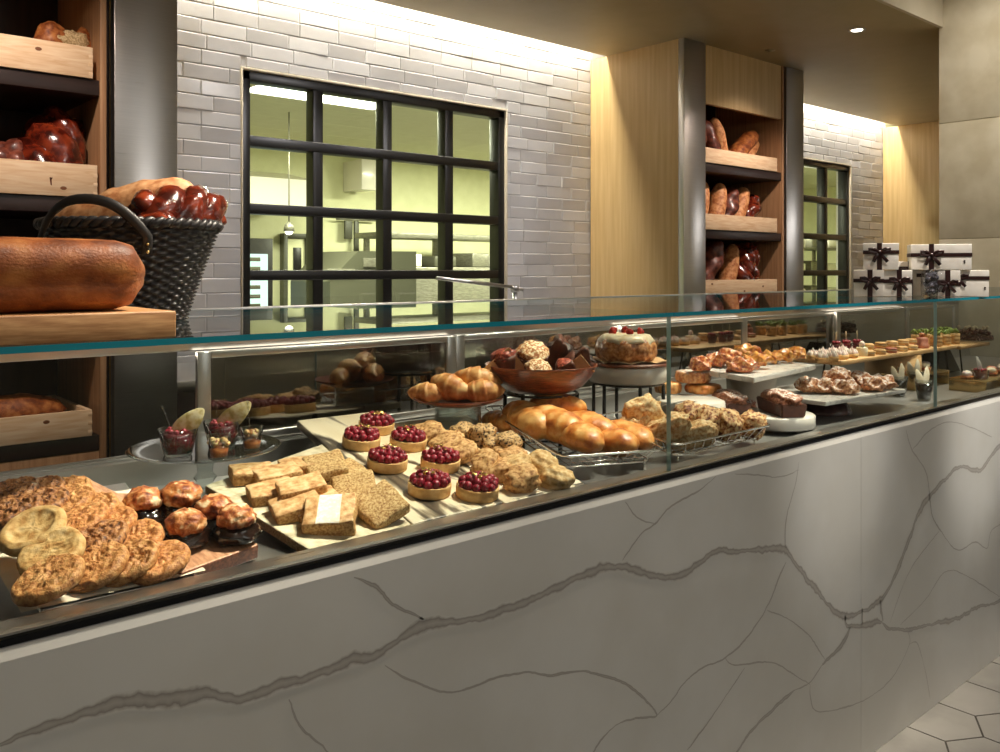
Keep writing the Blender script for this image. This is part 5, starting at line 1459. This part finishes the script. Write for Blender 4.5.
bread(kk2, 'small glossy dark red knot bread in the basket behind the handle', p.x, .37, p.z - .045, 1.4, .1, -.3, g, .9)

# gift boxes
def ribbon_bow(t, c, s, M_=None):
    b = MB()
    for k in (-1, 1):
        pth = [(0, 0, 0), (k * .35 * s, -.10 * s, .22 * s), (k * .62 * s, -.16 * s, .20 * s), (k * .60 * s, -.16 * s, .02 * s), (k * .3 * s, -.10 * s, -.06 * s), (0, 0, 0)]
        b.tube(pth, .10 * s, 6, sq=.4, up=(0, 1, 0))
        b.tube([(0, -.02 * s, 0), (k * .22 * s, -.06 * s, -.3 * s), (k * (.48 if k > 0 else .36) * s, -.04 * s, -.62 * s)], .11 * s, 6, sq=.25, up=(0, 1, 0))
    b.blob((.12 * s, .10 * s, .12 * s), .1, 2, 1, 2, tr(0, -.05 * s, 0))
    b.build('bow', M['ribbon'], t, tr(*c))
def gift(label, x0, x1, y0, dp, z0, h, bow_u, bow_v, bow_s, side_rib=True, logo=False, yaw=0, v_rib=True):
    w = x1 - x0
    t = thing('gift_box', label, 'gift box', tr(x0 + w / 2, y0 + dp / 2, z0) @ rz(yaw), 'white gift boxes stacked on the glass top')
    b = MB(); b.box(-w / 2 + .001, w / 2 - .001, -dp / 2 + .001, dp / 2 - .001, .0004, h * .62, .001); b.build('box_base', M['giftbox'], t)
    b = MB(); b.box(-w / 2, w / 2, -dp / 2, dp / 2, h * .62, h - .0004, .0012); b.build('box_lid', M['giftbox'], t)
    rw = .0075; e = .0009
    xb = -w / 2 + w * bow_u; zb = h * bow_v
    b = MB()
    if v_rib: b.box(xb - rw, xb + rw, -dp / 2 - e, dp / 2 + e, .0002, h + e * .4)
    b.build('ribbon', M['ribbon'], t) if v_rib else None
    b = MB(); b.box(-w / 2 - e, w / 2 + e, -dp / 2 - e * 1.5, dp / 2 + e * 1.5, zb - .006, zb + .006); b.build('ribbon', M['ribbon'], t)
    if bow_s: ribbon_bow(t, (xb, -dp / 2 - .004, zb), bow_s)
    if logo:
        b = MB(); b.lathe([(.0028, 0), (.0028, .0006), (0, .0006)], 12, M=tr(w * .38, -dp / 2 - .0001, h * .34) @ rx(pi / 2)); b.box(w * .38 - .0022, w * .38 + .0022, -dp / 2 - .0007, -dp / 2, h * .34 - .007, h * .34 - .004)
        b.build('printed_emblem', M['ribbon'], t)
    return t
z0 = TOPZ
BH = .0856
GT = 2.80
def gbox(label, u0, u1, t_, dp, zb, h, *a, **k):
    """front face between two sight lines, turned towards the customer, at view depth t_"""
    c = V((0, -CD, 0)) + dv * (t_ + dp / 2) + rv * (t_ * ((u0 + u1) / 2 - 500) / F)
    w = t_ * (u1 - u0) / F * 1.06
    return gift(label, c.x - w / 2, c.x + w / 2, c.y - dp / 2, dp, zb, h, *a, yaw=-(pi / 2 - YAW) + k.pop('turn', -.40), **k)
gbox('small white gift box at the left end of the bottom row, with bow', 860, 886.3, GT, .07, z0, BH, .55, .60, .046)
gbox('white gift box with bow, second from the left in the bottom row', 887, 914.6, GT, .07, z0, BH - .0005, .60, .58, .046)
gbox('plain white gift box set back behind the bottom row, with a narrow ribbon', 902, 921, GT + .10, .07, z0, .114, .65, .8, 0)
gbox('white gift box with bow between the clear sweets bag and the emblem box', 944, 963.3, GT, .07, z0, BH - .0005, .45, .48, .044)
gbox('white gift box with small emblem at the right end of the bottom row', 964, 993, GT - .01, .10, z0, BH - .0003, .10, .70, .044, logo=True, v_rib=False)
gbox('white gift box with dark bow stacked on the two left boxes', 871, 902, GT + .005, .085, z0 + BH + .0005, .086, .46, .66, .05)
gbox('largest white gift box with bow and emblem, stacked on top at the right', 920.5, 972.5, GT + .005, .10, z0 + BH + .0005, .083, .34, .58, .052, logo=True, turn=-.32)
gbox('white gift box standing under the largest stacked box, behind the sweets bag', 923, 942, GT + .075, .07, z0, BH - .0005, .5, .8, 0)
sp = V((0, -CD, 0)) + dv * (GT + .03) + rv * ((GT + .03) * (933 - 500) / F)
t = thing('sweets_bag', 'clear bag of dark sweets standing among the white gift boxes', 'bag', tr(sp.x, sp.y, z0) @ rz(-(pi / 2 - YAW)))
b = MB(); b.blob((.033, .026, .046), .04, 2, 3, 4, tr(0, 0, .0435), sup=5., floor=-.0430); b.build('bag', pane_mat('crinkled clear bag', (.9, .9, .92), 2.2, .08), t)
b = MB(); random.seed(21)
for k in range(46): b.blob((.010, .009, .009), .2, 2, k, 2, tr(random.uniform(-.022, .022), random.uniform(-.013, .013), random.uniform(.014, .074)))
b.build('sweets', M['bagdark'], t)
# ================================================================ WORK COUNTER BEHIND, TAP
t = thing('work_counter', 'dark work counter under the large window behind the display case', 'counter', tr(1.13, 1.95, 0))
b = MB(); b.box(0, 2.78, 0, .59, .001, .86, .002); b.build('cabinet', M['dark_back'], t)
b = MB(); b.box(0, 2.78, -.02, .59, .861, .90, .002); b.build('worktop', M['steel'], t)
t = thing('work_counter', 'dark work counter under the far window', 'counter', tr(5.19, 1.95, 0))
b = MB(); b.box(0, 2.56, 0, .59, .001, .86, .002); b.build('cabinet', M['dark_back'], t)
b = MB(); b.box(0, 2.56, -.02, .59, .861, .90, .002); b.build('worktop', M['steel'], t)
p0, p1 = ony(515, 288, 2.1), ony(437, 278, 2.1)
t = thing('water_tap', 'slim steel tap with long spout in front of the large window', 'tap', tr(p0.x, 2.1, .9005))
zt = p0.z - .9005
b = MB(); b.tube([(0, 0, 0), (0, 0, zt - .02)], .012, 14); b.lathe([(.022, 0), (.022, .006), (0, .008)], 20); b.build('stem', M['alu'], t)
b = MB(); b.tube([(0, 0, zt - .018), (0, 0, zt + .012)], .022, 14); b.build('valve_body', M['alu'], t)
b = MB(); b.tube([(-.01, 0, zt + .004), (p1.x - p0.x, 0, p1.z - p0.z + zt)], .009, 10); b.build('spout', M['alu'], t)
b = MB(); b.tube([(.012, 0, zt - .004), (.045, -.01, zt - .01)], .007, 10); b.build('lever', M['alu'], t)

# ================================================================ KITCHEN BEHIND THE WINDOWS
KY, KZ = 7.5, 2.62
b = MB(); b.box(.2, 13.2, KY, KY + .1, 0, KZ); struct(b.build('wall_kitchen_back', M['kitchen_wall']))
b = MB(); b.box(.1, .2, 2.69, KY + .1, 0, KZ); struct(b.build('wall_kitchen_left', M['kitchen_wall']))
b = MB(); b.box(13.2, 13.3, 2.69, KY + .1, 0, KZ); struct(b.build('wall_kitchen_right', M['kitchen_wall']))
b = MB(); b.box(.1, 13.3, 2.69, KY + .1, KZ, KZ + .06)
for k in range(9): b.box(.1, 13.3, 2.9 + k * .6, 2.906 + k * .6, KZ - .001, KZ)
for k in range(22): b.box(.5 + k * .6, .506 + k * .6, 2.69, KY, KZ - .001, KZ)
struct(b.build('ceiling_kitchen', M['kitchen_ceiling']))
b = MB(); b.box(7.8, 13.2, 2.55, 2.69, 0, 2.86); struct(b.build('wall_kitchen_front', M['kitchen_wall']))
EM = emit_mat('kitchen light panel glow', (.98, 1, .86), 9)
for i, (x0, x1, y0, y1, lab) in enumerate(((2.78, 3.95, 4.52, 5.03, 'bright rectangular ceiling light panel seen through the large window'), (9.6, 10.7, 4.35, 4.75, 'bright ceiling light panel at the top of the far window'))):
    t = thing('kitchen_ceiling_light', lab, 'ceiling light', tr((x0 + x1) / 2, (y0 + y1) / 2, KZ), 'kitchen ceiling light panels')
    w, h = (x1 - x0) / 2, (y1 - y0) / 2
    b = MB(); b.box(-w, w, -h, h, -.006, -.002); b.build('diffuser', EM, t)
    b = MB()
    for s in (-1, 1): b.box(-w - .02, w + .02, s * h - .012, s * h + .012, -.010, -.0005); b.box(s * w - .012, s * w + .012, -h, h, -.010, -.0005)
    b.build('frame', M['white'], t)
# soffit over the far kitchen wall, hood, shelves, fridge, oven hood
y = 6.9
a0, a1 = ony(245, 173, y), ony(372, 187, y)
b = MB(); b.box(1.75, a0.x + 1.35, 6.6, 7.49, 1.98, 2.30, .01)
hood = thing('extractor_hood', 'pale extractor duct hood across the kitchen wall, left part of the large window', 'hood', tr(0, 0, 0))
b = MB(); q0, q1 = ony(250, 176, 6.6), ony(312, 207, 6.6); extrude(b, [(6.6, q1.z), (6.6, q0.z), (7.2, q0.z + .12), (7.49, q0.z + .12), (7.49, q1.z)], q0.x - .3, q1.x + .05); b.build('hood_body', M['white'], hood)
b = MB(); b.box(q0.x - .3, q1.x + .06, 6.58, 6.62, q1.z - .03, q1.z, .004); b.build('hood_lip', M['kitchen_metal'], hood)
# pillar / wall end between panes 1 and 2
b = MB(); s0, s1 = ony(360, 160, 7.2), ony(372, 200, 7.2); b.box(s0.x - .04, s1.x, 7.1, 7.49, s1.z + .1, s0.z, .005); solo('wall_box', b.mesh('wall_box', M['white']), 'small white box high on the kitchen wall, second pane column', 'box', tr(0, 0, 0))
f0, f1 = ony(249, 238, 6.4), ony(274, 300, 6.4)
t = thing('display_fridge', 'tall black kitchen fridge with lit glass door at the left window edge', 'fridge', tr(f0.x, 6.4, 0))
fw_ = f1.x - f0.x
b = MB(); b.box(-.45, fw_, .02, .7, .001, f0.z, .006); b.build('cabinet', M['black'], t)
g0, g1 = ony(250, 256, 6.4), ony(268, 300, 6.4)
b = MB(); b.box(-.3, g1.x - f0.x, .0, .018, .5, g0.z + .02, .004); b.build('lit_door', emit_mat('fridge interior glow', (.72, .95, .88), 1.5), t)
for k in range(8):
    b = MB(); z = g0.z - .03 - k * .085; b.box(-.3, g1.x - f0.x - .08, -.012, -.001, z - .018, z + .018, .003); b.build('rack', M['mixer'], t)
d0, d1 = ony(289, 237, 6.5), ony(306, 300, 6.5)
t = thing('kitchen_door', 'pale kitchen door with a small dark window, left part of the large window', 'door', tr(d0.x, 7.40, 0))
e0, e1 = ony(288, 238, 7.40), ony(306, 300, 7.40)
t.location.x = e0.x; w = e1.x - e0.x
b = MB(); b.box(0, w, .03, .07, .001, e0.z, .004); b.build('leaf', M['kitchen_wall'], t)
b = MB(); b.box(-.05, 0, 0, .09, .001, e0.z + .05, .004); b.box(w, w + .05, 0, .09, .001, e0.z + .05, .004); b.box(0, w, 0, .09, e0.z, e0.z + .05, .004); b.build('frame', M['mixer'], t)
b = MB(); b.box(w * .35, w * .8, .02, .03, e0.z - .42, e0.z - .1, .003); b.build('door_window', M['black'], t)
l = ony(289, 229, 5.6)
t = thing('heat_lamp', 'small hanging lamp behind the left column of window panes', 'lamp', tr(l.x, l.y, l.z))
b = MB(); b.lathe([(.045, -.02), (.040, .03), (.012, .06), (0, .062)], 24); b.build('lamp_shade', M['kitchen_metal'], t)
b = MB(); b.tube([(0, 0, .06), (0, 0, KZ - l.z - .002)], .006, 8); b.build('hanging_rod', M['kitchen_metal'], t)
b = MB(); b.blob((.034, .034, .03), 0, 1, 1, 3, tr(0, 0, -.02)); b.build('bulb', emit_mat('heat lamp glow', (1, .95, .8), 5), t)
# oven hood / mixer with slanted top
o0, o1, o2, o3 = ony(330, 306, 5.4), ony(331, 270, 5.4), ony(358, 251, 5.4), ony(384, 251, 5.4)
t = thing('dough_mixer', 'large grey machine with slanted top behind the second column of panes', 'kitchen machine', tr(0, 0, 0))
b = MB()
prof = [(o0.x, .25), (o0.x, o1.z - .10), (o1.x + .03, o1.z - .05), (o2.x, o2.z), (o3.x + .35, o3.z), (o3.x + .35, .25)]
n = len(prof); vs = [V((x, 5.4, z)) for x, z in prof] + [V((x, 6.1, z)) for x, z in prof]
b.add(vs, [list(range(n)), [k + n for k in range(n)][::-1]] + [[k, k + n, (k + 1) % n + n, (k + 1) % n] for k in range(n)], 0, False)
b.build('body', M['mixer'], t)
b = MB(); b.box(o1.x - .05, o1.x + .22, 5.37, 5.399, o1.z - .03, o1.z + .01, .004); b.build('handle', M['kitchen_metal'], t)
b = MB(); b.box(o2.x + .05, o3.x - .02, 5.385, 5.399, o2.z - .14, o2.z - .06, .003); b.build('control_panel', M['kitchen_metal'], t)
b = MB()
for x in (o0.x + .08, o3.x + .27): b.box(x, x + .06, 5.5, 6.0, .001, .2495)
b.build('base', M['black'], t)
# hanging utensils
r0, r1 = ony(335, 219, 7.45), ony(376, 222, 7.45)
t = thing('utensil_rail', 'steel rail of hanging utensils on the bright kitchen wall', 'rail', tr(0, 0, 0))
b = MB(); b.tube([(r0.x, 7.42, r0.z), (r1.x, 7.42, r0.z)], .012, 8); b.build('bar', M['kitchen_metal'], t)
for (u, ln, w) in ((348, .22, .05), (356, .40, .03)):
    p = ony(u, 222, 7.42); b = MB(); b.box(p.x - w, p.x + w, 7.40, 7.43, r0.z - ln, r0.z - .015, .006); b.build('utensil', M['mixer'], t)
# stainless line behind panes three and four
k0, k1 = ony(392, 250, 6.3), ony(500, 262, 6.3)
t = thing('kitchen_line', 'stainless kitchen line with shelves and equipment behind the right panes', 'kitchen equipment', tr(0, 0, 0))
b = MB(); b.box(k0.x, k1.x + .6, 6.3, 7.1, .25, k1.z - .06, .01); b.build('base_unit', M['kitchen_metal'], t)
b = MB()
for x in (k0.x + .1, k1.x + .4): b.box(x, x + .06, 6.4, 7.0, .001, .2495)
b.build('leg_frame', M['black'], t)
h0 = ony(392, 232, 6.6)
b = MB(); b.box(k0.x + .05, k1.x + .6, 6.6, 7.1, h0.z - .06, h0.z, .006); b.build('over_shelf', M['kitchen_metal'], t)
for x in (k0.x + .1, (k0.x + k1.x) / 2 + .3, k1.x + .5):
    b = MB(); b.box(x, x + .05, 6.95, 7.0, k1.z - .0595, h0.z - .0605); b.build('upright', M['kitchen_metal'], t)
for i, (u, w, hh) in enumerate(((400, .25, .14), (432, .3, .12), (470, .25, .16), (488, .2, .13))):
    p = ony(u, 250, 6.5); b = MB(); b.box(p.x, p.x + w, 6.45, 6.9, k1.z - .0595, k1.z - .06 + hh, .015); b.build('appliance', M[('white', 'mixer', 'kitchen_metal', 'white')[i]], t)
# shelving behind the far window
k0 = ony(806, 300, 4.3)
t = thing('kitchen_rack', 'steel kitchen rack with white tubs behind the far window', 'rack', tr(8.95, 4.6, 0))
for x in (0, 2.2):
    for yy in (0, .5):
        b = MB(); b.box(x, x + .04, yy, yy + .04, .001, 1.75, .003); b.build('post', M['kitchen_metal'], t)
for z in (.9, 1.22, 1.55):
    b = MB(); b.box(.0, 2.24, .0, .54, z, z + .025, .003); o = b.build('rack_shelf', M['kitchen_metal'], t)
    for k in range(5):
        b = MB(); b.box(.12 + k * .42, .40 + k * .42, .08, .45, z + .0255, z + .16 + .03 * (k % 2), .02); b.build('tub', M[('white', 'mixer', 'white', 'kitchen_metal', 'white')[k]], o)

# ================================================================ LIGHTS
def light(name, kind, loc, energy, color=(1, .9, .75), rot=None, **kw):
    l = bpy.data.lights.new(name, kind); l.energy = energy; l.color = color
    for k, v in kw.items(): setattr(l, k, v)
    o = bpy.data.objects.new(name, l); C.objects.link(o); o.location = loc
    if rot: o.rotation_euler = rot
    return o
def aim(o, target):
    d = V(target) - o.location; o.rotation_euler = d.to_track_quat('-Z', 'Y').to_euler(); return o
WARM = (1, .88, .70); NEUT = (1, .93, .82)
for i, (x, tx, ty, e, sp) in enumerate(((1.75, .30, .22, 210, 22), (2.0, .62, .34, 150, 24), (2.2, 1.10, .34, 165, 28), (2.75, 1.75, .36, 175, 32), (3.35, 2.45, .36, 190, 32), (4.0, 3.2, .36, 190, 34))):
    o = light('case_downlight', 'SPOT', (x, -.06, 3.25), e * 1.9, WARM, spot_size=R(sp), spot_blend=.8, shadow_soft_size=.05)
    aim(o, (tx, ty, .88))
o = light('case_led', 'AREA', (1.9, .738, 1.112), 1.2, (1, .86, .68), shape='RECTANGLE', size=5.4, size_y=.012)
aim(o, (1.9, .36, .86)); o.rotation_euler.z = 0 if abs(o.rotation_euler.z) < .01 else o.rotation_euler.z
for x, z, e, sp in ((2.12, .90, 230, 12), (3.02, .84, 360, 12)):
    o = light('counter_wash', 'SPOT', (x + .1, -2.3, 3.2), e, NEUT, spot_size=R(sp), spot_blend=1., shadow_soft_size=.08)
    aim(o, (x, 0, z))
for x in (2.1, 3.0):
    o = light('wall_wash', 'SPOT', (x, 1.154, 2.555), 54, (1, .95, .96), spot_size=R(82), spot_blend=1., shadow_soft_size=.06)
    aim(o, (x, 2.55, 1.30))
o = light('bread_fill', 'SPOT', (.9, -.9, 3.2), 100, (1, .84, .66), spot_size=R(20), spot_blend=1., shadow_soft_size=.05); aim(o, (.36, .3, 1.30))  # added spot that brightens the basket bread, no known fixture
o = light('box_fill', 'SPOT', (2.2, -1.0, 3.2), 190, NEUT, spot_size=R(16), spot_blend=1., shadow_soft_size=.05); aim(o, (2.95, .12, 1.28))  # extra spot put in to whiten the gift boxes, not a real downlight
for x, e in ((.45, 75), (4.492, 75)):
    o = light('soffit_downlight', 'SPOT', (x, 1.154, 2.555), e, (1, .80, .68), spot_size=R(100), spot_blend=.8, shadow_soft_size=.04)
    aim(o, (x, 1.75, 1.2))
o = light('pier_fill', 'SPOT', (3.7, .1, 3.25), 120, NEUT, spot_size=R(60), spot_blend=.9, shadow_soft_size=.1); aim(o, (4.78, .5, 2.0))  # helper spot added to lift the limestone pier
for x0, x1 in ((1.15, 3.9), (5.2, 7.74)):
    o = light('cove_strip', 'AREA', ((x0 + x1) / 2, 2.475, 2.80), 16 * (x1 - x0), (1, .93, .80), shape='RECTANGLE', size=x1 - x0, size_y=.06)
    o.rotation_euler = (R(6), 0, 0)
for x, y in ((2.6, 4.4), (5.5, 5.0), (8.2, 4.4)):
    light('kitchen_panel', 'AREA', (x + .7, y + .3, 2.58), 190, (1, 1, .76), shape='RECTANGLE', size=1.2, size_y=.5)
# added area lights on the customer side, standing for no known fixture
o = light('room_fill', 'AREA', (1.2, -2.6, 3.25), 18, (1, .99, .96), shape='RECTANGLE', size=4.5, size_y=.8)  # weak wide fill added to lift the counter front
o = light('column_reflect_fill', 'AREA', (2.9, -3.65, 2.27), 13, (1, .95, .90), shape='RECTANGLE', size=1.1, size_y=.3); o.rotation_euler = (pi / 2, 0, 0)  # added to give the left steel column its bright band, plus room fill
o = light('column_reflect_fill', 'AREA', (8.35, -1.4, 1.95), 13, (1, .95, .90), shape='RECTANGLE', size=2.6, size_y=.22); o.rotation_euler = (pi / 2, 0, pi / 2)  # likewise added, for the steel columns between the windows
w = bpy.data.worlds.new('room ambient'); bpy.context.scene.world = w; w.use_nodes = True
bg = w.node_tree.nodes.get('Background') or w.node_tree.nodes.new('ShaderNodeBackground')
bg.inputs[0].default_value = (.9, .85, .78, 1); bg.inputs[1].default_value = .08

# ================================================================ CAMERA
cam = bpy.data.cameras.new('camera'); co = bpy.data.objects.new('camera', cam); C.objects.link(co)
cam.sensor_fit = 'HORIZONTAL'; cam.sensor_width = 36; cam.lens = F * 36 / 1000
cam.shift_x = 0; cam.shift_y = -(376 - HY) / 1000
co.location = (0, -CD, CH); co.rotation_euler = (pi / 2, 0, YAW - pi / 2)
cam.clip_start = .02
sc_ = bpy.context.scene
sc_.camera = co
sc_.view_settings.view_transform = 'Standard'; sc_.view_settings.look = 'None'
sc_.view_settings.gamma = 1; sc_.view_settings.use_curve_mapping = False
sc_.view_settings.exposure = 0.0
sc_.cycles.transparent_max_bounces = 40; sc_.cycles.max_bounces = 8; sc_.cycles.caustics_reflective = False; sc_.cycles.caustics_refractive = False
sc_.cycles.use_denoising = True
sc_.cycles.sample_clamp_indirect = 4
